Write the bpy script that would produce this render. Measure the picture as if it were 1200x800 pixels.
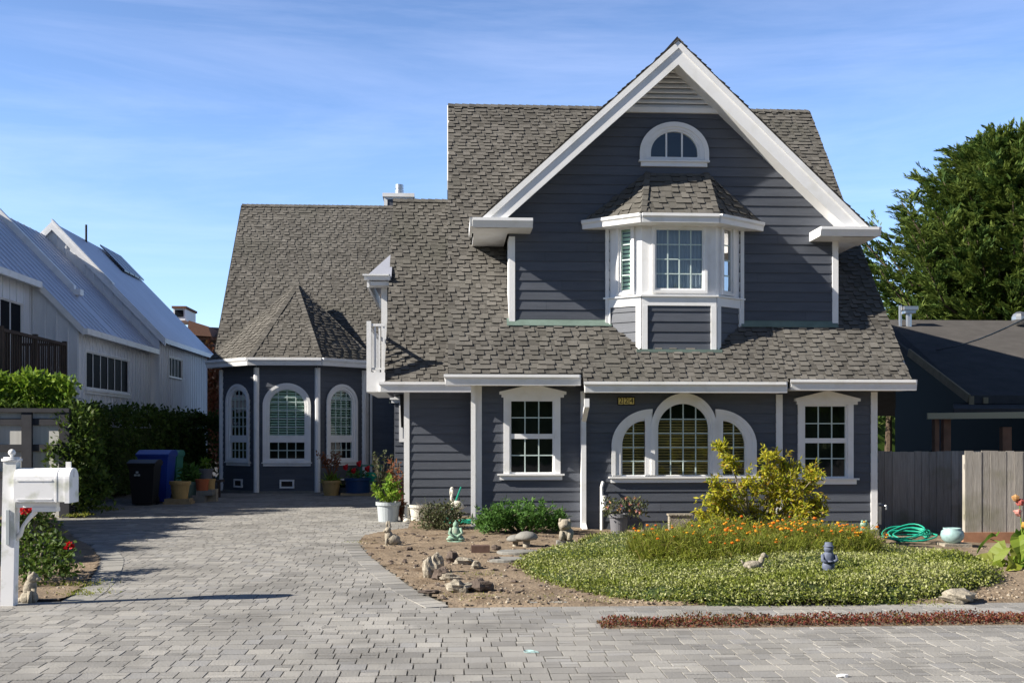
import bpy, math, random
from mathutils import Vector, Matrix, noise
R = math.radians; sin = math.sin; cos = math.cos; PI = math.pi
rnd = random.Random(11); U = rnd.uniform
for o in list(bpy.data.objects): bpy.data.objects.remove(o)
SC = bpy.context.scene; COL = SC.collection

# ---------------------------------------------------------------- camera, sky, sun, exposure
F = 1300.0; TH = math.atan(75/1300); H0 = 510; EYE = 1.7
cam_d = bpy.data.cameras.new('camera'); cam = bpy.data.objects.new('camera', cam_d); COL.objects.link(cam)
cam.location = (0, 0, EYE); cam.rotation_euler = (R(90), 0, -TH)
cam_d.sensor_width = 36; cam_d.lens = F/1200*36; cam_d.shift_y = (H0-400)/1200
cam_d.clip_start = .1; cam_d.clip_end = 3000
SC.camera = cam
SUN = Vector((-1, -.25, .65)).normalized()          # towards the sun
EL = math.asin(SUN.z)
sl = bpy.data.lights.new('sun', 'SUN'); sl.energy = 5.0; sl.angle = R(.5); sl.color = (1, .93, .82)
so = bpy.data.objects.new('sun', sl); COL.objects.link(so); so.rotation_euler = SUN.to_track_quat('Z', 'Y').to_euler()
so.location = (-30, 0, 30)
W = bpy.data.worlds.new('World'); SC.world = W; W.use_nodes = True
nt = W.node_tree; nt.nodes.clear(); N = nt.nodes.new; L = nt.links.new
sky = N('ShaderNodeTexSky'); sky.sky_type = 'NISHITA'; sky.sun_disc = False
sky.sun_elevation = EL; sky.sun_rotation = math.atan2(SUN.x, SUN.y); sky.air_density = 1.0; sky.dust_density = 0.05; sky.ozone_density = 3.0
tc = N('ShaderNodeTexCoord'); mp = N('ShaderNodeMapping'); mp.inputs['Rotation'].default_value = (R(12), R(9), R(8)); mp.inputs['Scale'].default_value = (1.0, 1.0, 9)
n1 = N('ShaderNodeTexNoise'); n1.inputs['Scale'].default_value = 1.7; n1.inputs['Detail'].default_value = 8; n1.inputs['Roughness'].default_value = .62; n1.inputs['Distortion'].default_value = .5
n2 = N('ShaderNodeTexNoise'); n2.inputs['Scale'].default_value = 1.6; n2.inputs['Detail'].default_value = 2
cr = N('ShaderNodeValToRGB'); cr.color_ramp.elements[0].position = .44; cr.color_ramp.elements[1].position = .86
mm = N('ShaderNodeMath'); mm.operation = 'MULTIPLY'
m3 = N('ShaderNodeMath'); m3.operation = 'MULTIPLY'; m3.inputs[1].default_value = .30
mx = N('ShaderNodeMix'); mx.data_type = 'RGBA'; mx.inputs[7].default_value = (9.0, 8.9, 9.6, 1)
bg = N('ShaderNodeBackground'); bg.inputs['Strength'].default_value = .108; wo = N('ShaderNodeOutputWorld')
L(tc.outputs['Generated'], mp.inputs['Vector']); L(mp.outputs[0], n1.inputs['Vector']); L(tc.outputs['Generated'], n2.inputs['Vector'])
L(n1.outputs[0], cr.inputs[0]); L(cr.outputs[0], mm.inputs[0]); L(n2.outputs[0], mm.inputs[1]); L(mm.outputs[0], m3.inputs[0])
L(m3.outputs[0], mx.inputs[0]); L(sky.outputs[0], mx.inputs[6]); sx = N('ShaderNodeSeparateXYZ'); mr_ = N('ShaderNodeMapRange'); mr_.inputs['From Min'].default_value = .25; mr_.inputs['From Max'].default_value = .8; mr_.inputs['To Min'].default_value = 1; mr_.inputs['To Max'].default_value = .30
vs_ = N('ShaderNodeVectorMath'); vs_.operation = 'SCALE'; L(tc.outputs['Generated'], sx.inputs[0]); L(sx.outputs['Z'], mr_.inputs[0]); L(mx.outputs[2], vs_.inputs[0]); mr2 = N('ShaderNodeMapRange'); mr2.inputs['From Min'].default_value = -.5; mr2.inputs['From Max'].default_value = .35; mr2.inputs['To Min'].default_value = .5; mr2.inputs['To Max'].default_value = 1; L(sx.outputs['Y'], mr2.inputs[0])
mq = N('ShaderNodeMath'); mq.operation = 'MULTIPLY'; L(mr_.outputs[0], mq.inputs[0]); L(mr2.outputs[0], mq.inputs[1]); L(mq.outputs[0], vs_.inputs['Scale']); vt_ = N('ShaderNodeVectorMath'); vt_.operation = 'MULTIPLY'; vt_.inputs[1].default_value = (.94, .985, 1.16); L(vs_.outputs[0], vt_.inputs[0]); L(vt_.outputs[0], bg.inputs[0]); L(bg.outputs[0], wo.inputs[0])
SC.view_settings.view_transform = 'Standard'; SC.view_settings.look = 'None'; SC.view_settings.gamma = 1; SC.view_settings.exposure = 0.92
SC.cycles.max_bounces = 6; SC.cycles.diffuse_bounces = 3; SC.cycles.glossy_bounces = 3; SC.cycles.transparent_max_bounces = 12; SC.cycles.transmission_bounces = 4

# ---------------------------------------------------------------- pixel helpers (numbers read off the 1200x800 photograph)
def at(x, y, Y):
    c, s = cos(TH), sin(TH); dx = F*s+(x-600)*c; dy = F*c-(x-600)*s; t = Y/dy
    return Vector((t*dx, Y, EYE+t*(H0-y)))
def PX(x, Y): return at(x, 0, Y).x
def PZ(x, y, Y): return at(x, y, Y).z
def gp(x, y, z=0.0):
    c, s = cos(TH), sin(TH); t = (EYE-z)/(y-H0)
    return Vector((t*(F*s+(x-600)*c), t*(F*c-(x-600)*s), z))
def sm(t): t = max(0, min(1, t)); return t*t*(3-2*t)
def gz(x, y): return -.032*max(0, x-1.5)*sm((y-13)/5) if x < 14 else -.4*sm((y-13)/5)

# ---------------------------------------------------------------- mesh builder
class MB:
    def __init__(s, M=None): s.v = []; s.f = []; s.r = []; s.M = M
    def add(s, pts):
        b = len(s.v)
        if s.M is None: s.v += [tuple(p) for p in pts]
        else: s.v += [tuple(s.M @ Vector(p)) for p in pts]
        return b
    def poly(s, pts, r=None):
        b = s.add(pts); s.f.append(tuple(range(b, b+len(pts)))); s.r.append(rnd.random() if r is None else r)
    def face(s, idx, r): s.f.append(tuple(idx)); s.r.append(r)
    def hexa(s, p, r=None):
        r = rnd.random() if r is None else r; b = s.add(p)
        for q in ((3,2,1,0),(4,5,6,7),(0,1,5,4),(1,2,6,5),(2,3,7,6),(3,0,4,7)): s.face([b+i for i in q], r)
    def box(s, x0, x1, y0, y1, z0, z1, r=None):
        s.hexa([(x0,y0,z0),(x1,y0,z0),(x1,y1,z0),(x0,y1,z0),(x0,y0,z1),(x1,y0,z1),(x1,y1,z1),(x0,y1,z1)], r)
    def prism(s, pts, vec, r=None):
        r = rnd.random() if r is None else r; n = len(pts); vec = Vector(vec)
        b = s.add([Vector(p) for p in pts]+[Vector(p)+vec for p in pts])
        s.face(range(b+n-1, b-1, -1), r); s.face(range(b+n, b+2*n), r)
        for i in range(n): j = (i+1) % n; s.face((b+i, b+j, b+n+j, b+n+i), r)
    def bar(s, a, c, w, h=None, up=(0,0,1), r=None):
        a, c, up = Vector(a), Vector(c), Vector(up); h = w if h is None else h; d = (c-a).normalized()
        x = d.cross(up)
        if x.length < 1e-4: x = d.cross(Vector((1,0,0)))
        x.normalize(); y = x.cross(d).normalized(); x = x*w/2; y = y*h/2
        s.hexa([a-x-y, a+x-y, a+x+y, a-x+y, c-x-y, c+x-y, c+x+y, c-x+y], r)
    def tube(s, pts, rad, n=8, r=None):
        r = rnd.random() if r is None else r; pts = [Vector(p) for p in pts]
        if not isinstance(rad, (list, tuple)): rad = [rad]*len(pts)
        rings = []; prev = None
        for i, p in enumerate(pts):
            d = (pts[min(i+1, len(pts)-1)]-pts[max(i-1, 0)]).normalized()
            x = d.cross(Vector((0,0,1))) if prev is None else prev-d*prev.dot(d)
            if x.length < 1e-3: x = d.cross(Vector((1,0,0)))
            x.normalize(); prev = x; y = d.cross(x)
            rings.append(s.add([p+(x*cos(2*PI*k/n)+y*sin(2*PI*k/n))*rad[i] for k in range(n)]))
        for a, b in zip(rings, rings[1:]):
            for k in range(n): j = (k+1) % n; s.face((a+k, a+j, b+j, b+k), r)
        s.face([rings[0]+k for k in range(n-1, -1, -1)], r); s.face([rings[-1]+k for k in range(n)], r)
    def lathe(s, prof, c=(0,0,0), n=20, r=None, sq=(1,1), a0=0.):
        r = rnd.random() if r is None else r; c = Vector(c); rings = []
        for (q, z) in prof: rings.append(s.add([c+Vector((q*sq[0]*cos(a0+2*PI*k/n), q*sq[1]*sin(a0+2*PI*k/n), z)) for k in range(n)]))
        for a, b in zip(rings, rings[1:]):
            for k in range(n): j = (k+1) % n; s.face((a+k, a+j, b+j, b+k), r)
        s.face([rings[0]+k for k in range(n-1, -1, -1)], r); s.face([rings[-1]+k for k in range(n)], r)
    def ell(s, c, rr, rot=None, n=10, m=7, r=None, lump=0, seed=0):
        r = rnd.random() if r is None else r; c = Vector(c); rings = []
        if not isinstance(rr, (tuple, list)): rr = (rr, rr, rr)
        for i in range(m+1):
            ph = PI*i/m; ring = []
            for k in range(n):
                d = Vector((sin(ph)*cos(2*PI*k/n), sin(ph)*sin(2*PI*k/n), cos(ph)))
                q = 1+lump*noise.noise(d*1.7+Vector((seed*3.1, seed, 0))) if lump else 1
                v = Vector((d.x*rr[0]*q, d.y*rr[1]*q, d.z*rr[2]*q))
                if rot is not None: v = rot @ v
                ring.append(c+v)
            rings.append(s.add(ring))
        for a, b in zip(rings, rings[1:]):
            for k in range(n): j = (k+1) % n; s.face((a+k, b+k, b+j, a+j), r)
    def leaf(s, p, d, nn, l, w, r=None):
        p = Vector(p); side = d.cross(nn).normalized()*w/2; m = p+d*l*.45+nn*l*.06
        b = s.add([p, m+side, p+d*l, m-side]); s.face((b, b+1, b+2, b+3), rnd.random() if r is None else r)
    def build(s, name, mat, parent=None, smooth=False, **props):
        me = bpy.data.meshes.new(name); me.from_pydata(s.v, [], s.f); me.materials.append(mat)
        a = me.attributes.new('rnd', 'FLOAT', 'FACE'); a.data.foreach_set('value', s.r)
        if smooth: me.polygons.foreach_set('use_smooth', [True]*len(me.polygons))
        me.update()
        o = bpy.data.objects.new(name, me); COL.objects.link(o)
        if parent is not None:
            o.parent = parent
            if parent.type == 'EMPTY': o.location = -parent.location
        for k, v in props.items(): o[k] = v
        return o
def thing(name, label, cat, loc=(0,0,0), group=None):
    o = bpy.data.objects.new(name, None); COL.objects.link(o); o.location = loc; o.empty_display_size = .2
    o['label'] = label; o['category'] = cat
    if group: o['group'] = group
    return o
def tag(o, label, cat, group=None, kind=None):
    o['label'] = label; o['category'] = cat
    if group: o['group'] = group
    if kind: o['kind'] = kind
    return o
def rdir(zb=0.):
    while True:
        v = Vector((U(-1,1), U(-1,1), U(-1,1)))
        if .05 < v.length < 1: v.normalize(); v.z += zb; return v.normalized()

# ---------------------------------------------------------------- materials
def mat(name, col, rough=.7, rv=0., nv=0., ns=5., bump=0., bs=20., metal=0., trans=0., col2=None, spec=.3, hue=0., stain=None, st_s=1.5, stretch=None, coat=0.):
    m = bpy.data.materials.new(name); m.use_nodes = True; t = m.node_tree; t.nodes.clear(); n = t.nodes.new; l = t.links.new
    out = n('ShaderNodeOutputMaterial'); b = n('ShaderNodeBsdfPrincipled')
    b.inputs['Roughness'].default_value = rough; b.inputs['Metallic'].default_value = metal; b.inputs['Specular IOR Level'].default_value = spec
    if coat: b.inputs['Coat Weight'].default_value = coat
    tcn = n('ShaderNodeTexCoord'); vec = tcn.outputs['Object']
    if stretch: mpp = n('ShaderNodeMapping'); mpp.inputs['Scale'].default_value = stretch; l(vec, mpp.inputs['Vector']); vec = mpp.outputs[0]
    at_ = n('ShaderNodeAttribute'); at_.attribute_name = 'rnd'
    cur = n('ShaderNodeRGB'); cur.outputs[0].default_value = (*col, 1); c = cur.outputs[0]
    if col2:
        r = n('ShaderNodeValToRGB'); els = r.color_ramp.elements; els[0].color = (*col, 1); els[1].color = (*col2[-1], 1)
        for i, cc in enumerate(col2[:-1]): e = els.new((i+1)/len(col2)); e.color = (*cc, 1)
        l(at_.outputs['Fac'], r.inputs[0]); c = r.outputs[0]
    v = None
    if rv:
        mr = n('ShaderNodeMapRange'); mr.inputs['To Min'].default_value = 1-rv; mr.inputs['To Max'].default_value = 1+rv
        wn = n('ShaderNodeTexWhiteNoise'); wn.noise_dimensions = '1D'; l(at_.outputs['Fac'], wn.inputs['W']); l(wn.outputs['Value'], mr.inputs[0]); v = mr.outputs[0]
    if nv:
        tx = n('ShaderNodeTexNoise'); tx.inputs['Scale'].default_value = ns; tx.inputs['Detail'].default_value = 6; tx.inputs['Roughness'].default_value = .65; l(vec, tx.inputs['Vector'])
        mr = n('ShaderNodeMapRange'); mr.inputs['From Min'].default_value = .25; mr.inputs['From Max'].default_value = .75; mr.inputs['To Min'].default_value = 1-nv; mr.inputs['To Max'].default_value = 1+nv
        l(tx.outputs[0], mr.inputs[0])
        if v is None: v = mr.outputs[0]
        else: q = n('ShaderNodeMath'); q.operation = 'MULTIPLY'; l(v, q.inputs[0]); l(mr.outputs[0], q.inputs[1]); v = q.outputs[0]
    if v is not None:
        q = n('ShaderNodeVectorMath'); q.operation = 'SCALE'; l(c, q.inputs[0]); l(v, q.inputs['Scale']); c = q.outputs[0]
    if stain:
        tx = n('ShaderNodeTexNoise'); tx.inputs['Scale'].default_value = st_s; tx.inputs['Detail'].default_value = 7; l(tcn.outputs['Object'], tx.inputs['Vector'])
        r = n('ShaderNodeValToRGB'); r.color_ramp.elements[0].position = .52; r.color_ramp.elements[1].position = .72; l(tx.outputs[0], r.inputs[0])
        q = n('ShaderNodeMix'); q.data_type = 'RGBA'; l(r.outputs[0], q.inputs[0]); l(c, q.inputs[6]); q.inputs[7].default_value = (*stain, 1); c = q.outputs[2]
    l(c, b.inputs['Base Color'])
    if bump:
        tx = n('ShaderNodeTexNoise'); tx.inputs['Scale'].default_value = bs; tx.inputs['Detail'].default_value = 5; l(vec, tx.inputs['Vector'])
        bp = n('ShaderNodeBump'); bp.inputs['Strength'].default_value = bump; bp.inputs['Distance'].default_value = .02; l(tx.outputs[0], bp.inputs['Height']); l(bp.outputs[0], b.inputs['Normal'])
    o = b.outputs[0]
    if trans:
        tr = n('ShaderNodeBsdfTranslucent'); l(c, tr.inputs[0]); ms = n('ShaderNodeMixShader'); ms.inputs[0].default_value = trans; l(o, ms.inputs[1]); l(tr.outputs[0], ms.inputs[2]); o = ms.outputs[0]
    l(o, out.inputs[0]); return m
def glass_mat(name, tint=(.85,.93,.9), base=.06, dark=1., gc=.8):
    m = bpy.data.materials.new(name); m.use_nodes = True; t = m.node_tree; t.nodes.clear(); n = t.nodes.new; l = t.links.new
    out = n('ShaderNodeOutputMaterial'); tr = n('ShaderNodeBsdfTransparent'); tr.inputs[0].default_value = (*[x*dark for x in tint], 1)
    g = n('ShaderNodeBsdfGlossy'); g.inputs['Color'].default_value = (gc,gc,gc,1); g.inputs['Roughness'].default_value = .03; fr = n('ShaderNodeFresnel'); fr.inputs[0].default_value = 1.5
    ad = n('ShaderNodeMath'); ad.use_clamp = True; ad.inputs[1].default_value = base; l(fr.outputs[0], ad.inputs[0])
    tx = n('ShaderNodeTexNoise'); tx.inputs['Scale'].default_value = 2.2; bp = n('ShaderNodeBump'); bp.inputs['Strength'].default_value = .06; bp.inputs['Distance'].default_value = .05; l(tx.outputs[0], bp.inputs['Height']); l(bp.outputs[0], g.inputs['Normal'])
    ms = n('ShaderNodeMixShader'); l(ad.outputs[0], ms.inputs[0]); l(tr.outputs[0], ms.inputs[1]); l(g.outputs[0], ms.inputs[2]); l(ms.outputs[0], out.inputs[0]); return m
M = {}
M['siding'] = mat('siding_paint', (.088,.097,.118), .5, rv=.09, nv=.15, ns=2, bump=.15, bs=40, stretch=(1,1,8))
M['white'] = mat('white_paint', (.86,.86,.86), .4, nv=.03, ns=3, bump=.05, bs=30, stain=(.78,.775,.75), st_s=3.2)
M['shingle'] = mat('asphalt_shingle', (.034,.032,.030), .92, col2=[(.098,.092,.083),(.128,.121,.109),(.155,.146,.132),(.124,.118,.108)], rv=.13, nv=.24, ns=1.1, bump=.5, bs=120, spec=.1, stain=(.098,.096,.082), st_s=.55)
M['deck'] = mat('roof_felt', (.03,.03,.028), .95)
M['glass'] = glass_mat('window_glass'); M['glass_green'] = glass_mat('green_glass', (.80,.97,.90), .0, gc=.5)
M['glass_dark'] = mat('dark_glass', (.014,.016,.020), .5, spec=.03)
M['muntin'] = mat('muntin_paint', (.55,.66,.63), .4)
M['mailwhite'] = mat('weathered_white_metal', (.84,.84,.85), .4, nv=.04, ns=3, stain=(.46,.48,.38), st_s=5.5)
M['border'] = mat('pale_border_paver', (.30,.29,.265), .85, rv=.08, nv=.12, ns=3, bump=.3, bs=50)
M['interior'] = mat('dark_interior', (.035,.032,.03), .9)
M['curtain'] = mat('shaded_white_curtain', (.30,.33,.42), .9, nv=.2, ns=4, stretch=(8,8,.5))  # white curtain, its blue-grey shade put into the colour
M['shutter'] = mat('pale_shutter', (.78,.86,.80), .6, rv=.12)
M['woodblind'] = mat('brown_blind', (.50,.38,.17), .6, rv=.25, nv=.3, ns=2)
M['flash'] = mat('green_flashing', (.16,.22,.19), .6, nv=.2, ns=4)
M['concrete'] = mat('concrete', (.24,.235,.215), .9, nv=.25, ns=3, bump=.3, bs=30, stain=(.13,.13,.09), st_s=2)
M['paver'] = mat('concrete_paver', (.23,.222,.208), .85, col2=[(.28,.27,.25),(.33,.316,.288),(.26,.255,.247)], rv=.11, nv=.20, ns=.7, bump=.35, bs=60, spec=.2, stain=(.185,.178,.165), st_s=.8)
M['sand'] = mat('joint_sand', (.10,.09,.075), .95, nv=.3, ns=8)
M['asphalt'] = mat('road_surface', (.06,.06,.06), .9, nv=.2, ns=2, bump=.3)
M['soil'] = mat('dry_soil', (.245,.19,.135), .95, nv=.35, ns=2.2, bump=1., bs=26, stain=(.14,.10,.065), st_s=2.3, spec=.1)
M['pebble'] = mat('pebble', (.16,.12,.085), .9, col2=[(.30,.24,.17),(.42,.37,.30)], spec=.1)
M['stone'] = mat('pale_stone', (.33,.295,.235), .9, nv=.35, ns=14, bump=.6, bs=40, stain=(.16,.14,.11), st_s=9)
M['darkstone'] = mat('dark_rock', (.11,.085,.07), .9, nv=.4, ns=12, bump=.7, bs=30)
M['metal'] = mat('galvanised', (.55,.56,.57), .35, metal=.9)
M['batten'] = mat('white_boards', (.80,.82,.85), .7, nv=.08, ns=3, stretch=(2,2,.4), bump=.1)
M['metalroof'] = mat('pale_metal_roof', (.50,.52,.60), .45, nv=.10, ns=.8, spec=.5, metal=.35)
M['brown'] = mat('weathered_brown_wood', (.075,.055,.045), .85, nv=.3, ns=6, stretch=(1,1,.3))
M['greywood'] = mat('weathered_grey_wood', (.36,.335,.30), .9, rv=.16, nv=.25, ns=7, bump=.4, bs=25, stretch=(5,5,.35), stain=(.19,.185,.12), st_s=1.3)
M['darkfence'] = mat('dark_fence_wood', (.055,.056,.065), .85, nv=.2, ns=4)
M['panel'] = mat('pale_fence_panel', (.62,.61,.58), .85, nv=.12, ns=2, stretch=(6,6,.3))
M['redwood'] = mat('red_timber', (.33,.17,.10), .9, nv=.3, ns=5)
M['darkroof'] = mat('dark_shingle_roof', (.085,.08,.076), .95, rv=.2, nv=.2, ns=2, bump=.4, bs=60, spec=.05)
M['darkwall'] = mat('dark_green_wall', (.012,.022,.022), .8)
M['bark'] = mat('bark', (.09,.065,.045), .95, nv=.4, ns=9, bump=.8, bs=25)
M['twig'] = mat('grey_twig', (.22,.19,.14), .9)
def leafm(name, cols, trans=.25, rough=.55): return mat(name, cols[0], rough, col2=cols[1:], trans=trans, spec=.25)
M['cypress'] = leafm('cypress_foliage', [(.035,.075,.02),(.08,.14,.028),(.16,.21,.04),(.055,.10,.02)], .3, .7)
M['hedge'] = leafm('hedge_leaves', [(.032,.065,.012),(.065,.115,.018),(.11,.175,.028),(.06,.075,.015)], .3)
M['ivy'] = leafm('lit_ivy_leaves', [(.06,.13,.015),(.15,.26,.025),(.27,.38,.04),(.10,.17,.02)], .35)  # hedge-top leaves, sunlight put into the brighter colours
M['limeleaf'] = leafm('lime_leaves', [(.12,.24,.03),(.20,.33,.04),(.32,.42,.06),(.15,.26,.03)], .4)
M['greenleaf'] = leafm('green_leaves', [(.035,.09,.015),(.07,.17,.03),(.12,.24,.05),(.05,.11,.02)], .3)
M['oliveleaf'] = leafm('olive_leaves', [(.045,.06,.025),(.08,.10,.04),(.12,.13,.06),(.06,.045,.03)], .2)
M['yellowleaf'] = leafm('yellow_leaves', [(.28,.29,.02),(.46,.44,.03),(.58,.52,.05),(.15,.23,.02),(.44,.27,.03)], .42)
M['blade'] = leafm('grassy_leaves', [(.10,.13,.02),(.22,.27,.03),(.36,.38,.06),(.18,.21,.04),(.30,.25,.08)], .45)
M['cover'] = leafm('silvery_groundcover', [(.055,.07,.010),(.125,.16,.018),(.22,.25,.04),(.44,.45,.22),(.12,.125,.03)], .25)
M['coverbase'] = mat('groundcover_base', (.045,.07,.018), .95, nv=.4, ns=20)
M['sedum'] = leafm('red_sedum', [(.09,.014,.014),(.17,.035,.028),(.20,.085,.045),(.11,.10,.025),(.05,.012,.012)], .2)
M['orange'] = mat('orange_petals', (.75,.16,.01), .6, col2=[(.85,.28,.02),(.8,.5,.03)], trans=.3)
M['red'] = mat('red_petals', (.55,.012,.02), .6, trans=.3)
M['pinkred'] = mat('mixed_petals', (.55,.12,.10), .6, col2=[(.7,.35,.3),(.75,.45,.08),(.3,.12,.3)], trans=.3)
M['rust'] = leafm('rusty_leaves', [(.20,.06,.03),(.30,.11,.05),(.12,.08,.03)], .25)
M['potgrey'] = mat('pale_grey_plastic', (.42,.46,.48), .5); M['potwhite'] = mat('cream_plastic', (.66,.63,.55), .6, nv=.1)
M['pottan'] = mat('tan_ceramic', (.45,.30,.12), .6, nv=.15); M['potgreen'] = mat('pale_green_ceramic', (.28,.38,.27), .5)
M['potblue'] = mat('blue_ceramic', (.015,.05,.14), .35); M['potterra'] = mat('terracotta', (.42,.12,.05), .8); M['potdark'] = mat('dark_grey_plastic', (.16,.16,.175), .6)
M['potaqua'] = mat('pale_blue_ceramic', (.30,.44,.44), .35, nv=.3, ns=12)
M['blackp'] = mat('black_plastic', (.018,.018,.02), .45); M['bluep'] = mat('blue_plastic', (.015,.05,.32), .4); M['greenp'] = mat('green_plastic', (.04,.20,.15), .45)
M['hose'] = mat('green_hose', (.02,.36,.24), .4); M['teal'] = mat('teal_plastic', (.02,.30,.20), .45)
M['jade'] = mat('jade_statue', (.22,.36,.27), .7, nv=.35, ns=18, stain=(.42,.45,.36), st_s=14); M['bluestat'] = mat('blue_grey_statue', (.12,.14,.20), .6, nv=.3, ns=16)
M['brick'] = mat('dark_brick', (.12,.075,.06), .9, nv=.3, ns=12); M['gold'] = mat('brass_plate', (.75,.62,.22), .5); M['ink'] = mat('dark_paint', (.02,.018,.015), .6)
M['plank'] = mat('bare_timber', (.36,.27,.16), .85, nv=.2, ns=6)
M['solar'] = mat('solar_panel', (.012,.014,.03), .3, spec=.6); M['brownroof'] = mat('brown_roof', (.16,.085,.06), .9, nv=.2)

def frame(x, y, ang=0., z=0.):          # local (u, n outward, z) -> world; ang turns u from +X
    c, s = cos(ang), sin(ang)
    return Matrix(((c, s, 0, x), (s, -c, 0, y), (0, 0, 1, z), (0, 0, 0, 1)))

# ---------------------------------------------------------------- siding, shingles, windows
class Arch:
    def __init__(s, u0, u1, z0, zs, rz=0., kind='full'): s.u0, s.u1, s.z0, s.zs, s.rz, s.kind = u0, u1, z0, zs, rz, kind
    def ca(s):
        if s.kind == 'full': return (s.u0+s.u1)/2, (s.u1-s.u0)/2
        return (s.u1, s.u1-s.u0) if s.kind == 'left' else (s.u0, s.u1-s.u0)
    def top(s, u): c, a = s.ca(); q = (u-c)/a; return s.zs+s.rz*math.sqrt(max(0, 1-q*q))
    def span(s, z):
        if z < s.z0 or z > s.zs+s.rz: return None
        if z <= s.zs or s.rz <= 0: return s.u0, s.u1
        c, a = s.ca(); w = a*math.sqrt(max(0, 1-((z-s.zs)/s.rz)**2))
        return max(s.u0, c-w), min(s.u1, c+w)
    def outline(s, n=24):
        c, a = s.ca(); lo, hi = {'full': (PI, 0), 'left': (PI, PI/2), 'right': (PI/2, 0)}[s.kind]
        p = [(s.u0, s.z0)]
        for i in range(n+1): t = lo+(hi-lo)*i/n; p.append((c+a*cos(t), s.zs+s.rz*sin(t)))
        p.append((s.u1, s.z0)); return p
    def grow(s, d, b=None):
        b = d if b is None else b
        return Arch(s.u0-(d if s.kind != 'right' else 0), s.u1+(d if s.kind != 'left' else 0), s.z0-b, s.zs, s.rz+d if s.rz else 0, s.kind) if s.rz else Arch(s.u0-d, s.u1+d, s.z0-b, s.zs+d, 0, s.kind)
def ring(mb, A, B, n0, n1):             # solid ring between outline A (outer) and B (inner), n0..n1 along the normal
    a, b = A.outline(), B.outline(); r = rnd.random(); k = len(a)
    idx = mb.add([(u, n1, z) for u, z in a]+[(u, n1, z) for u, z in b]+[(u, n0, z) for u, z in a]+[(u, n0, z) for u, z in b])
    for i in range(k):
        j = (i+1) % k
        mb.face((idx+i, idx+j, idx+k+j, idx+k+i), r); mb.face((idx+i, idx+2*k+i, idx+2*k+j, idx+j), r); mb.face((idx+k+i, idx+k+j, idx+3*k+j, idx+3*k+i), r)
def siding(mb, ivf, z0, z1, course=.178, lap=.021):
    z = z0; S = 4
    while z < z1-1e-3:
        zt = min(z+course, z1); r = rnd.random()
        zs = [z+(zt-z)*(i+.5)/S for i in range(S)]; ivs = [ivf(q) for q in zs]
        same = all(len(i) == len(ivs[0]) and all(abs(a[0]-b[0])+abs(a[1]-b[1]) < 1e-5 for a, b in zip(i, ivs[0])) for i in ivs)
        rows = [(z, zt, ivs[0])] if same else [(z+(zt-z)*i/S, z+(zt-z)*(i+1)/S, ivs[i]) for i in range(S)]
        for k, (a, b, iv) in enumerate(rows):
            na = lap*(1-(a-z)/course*.85); nb = lap*(1-(b-z)/course*.85)
            for (u0, u1) in iv:
                if u1-u0 < .004: continue
                if same and u1-u0 > 2.2:
                    c_ = u0+U(.6, 3.2); cs_ = [u0]
                    while c_ < u1-.3: cs_.append(c_); c_ += U(2.4, 3.7)
                    cs_.append(u1)
                    for p_, q_ in zip(cs_, cs_[1:]): mb.poly([(p_+.0015,na,a),(q_-.0015,na,a),(q_-.0015,nb,b),(p_+.0015,nb,b)])
                else: mb.poly([(u0,na,a),(u1,na,a),(u1,nb,b),(u0,nb,b)], r)
                if k == 0: mb.poly([(u0,0,a),(u1,0,a),(u1,na,a),(u0,na,a)], r)
        z = zt
def holes(lo, hi, hs):
    def f(z):
        a = lo(z) if callable(lo) else lo; b = hi(z) if callable(hi) else hi
        if b-a < .01: return []
        out = [(a, b)]
        for h in hs:
            sp = h.span(z)
            if not sp: continue
            new = []
            for (p, q) in out:
                if sp[1] <= p or sp[0] >= q: new.append((p, q)); continue
                if sp[0] > p: new.append((p, sp[0]))
                if sp[1] < q: new.append((sp[1], q))
            out = new
        return out
    return f
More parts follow.
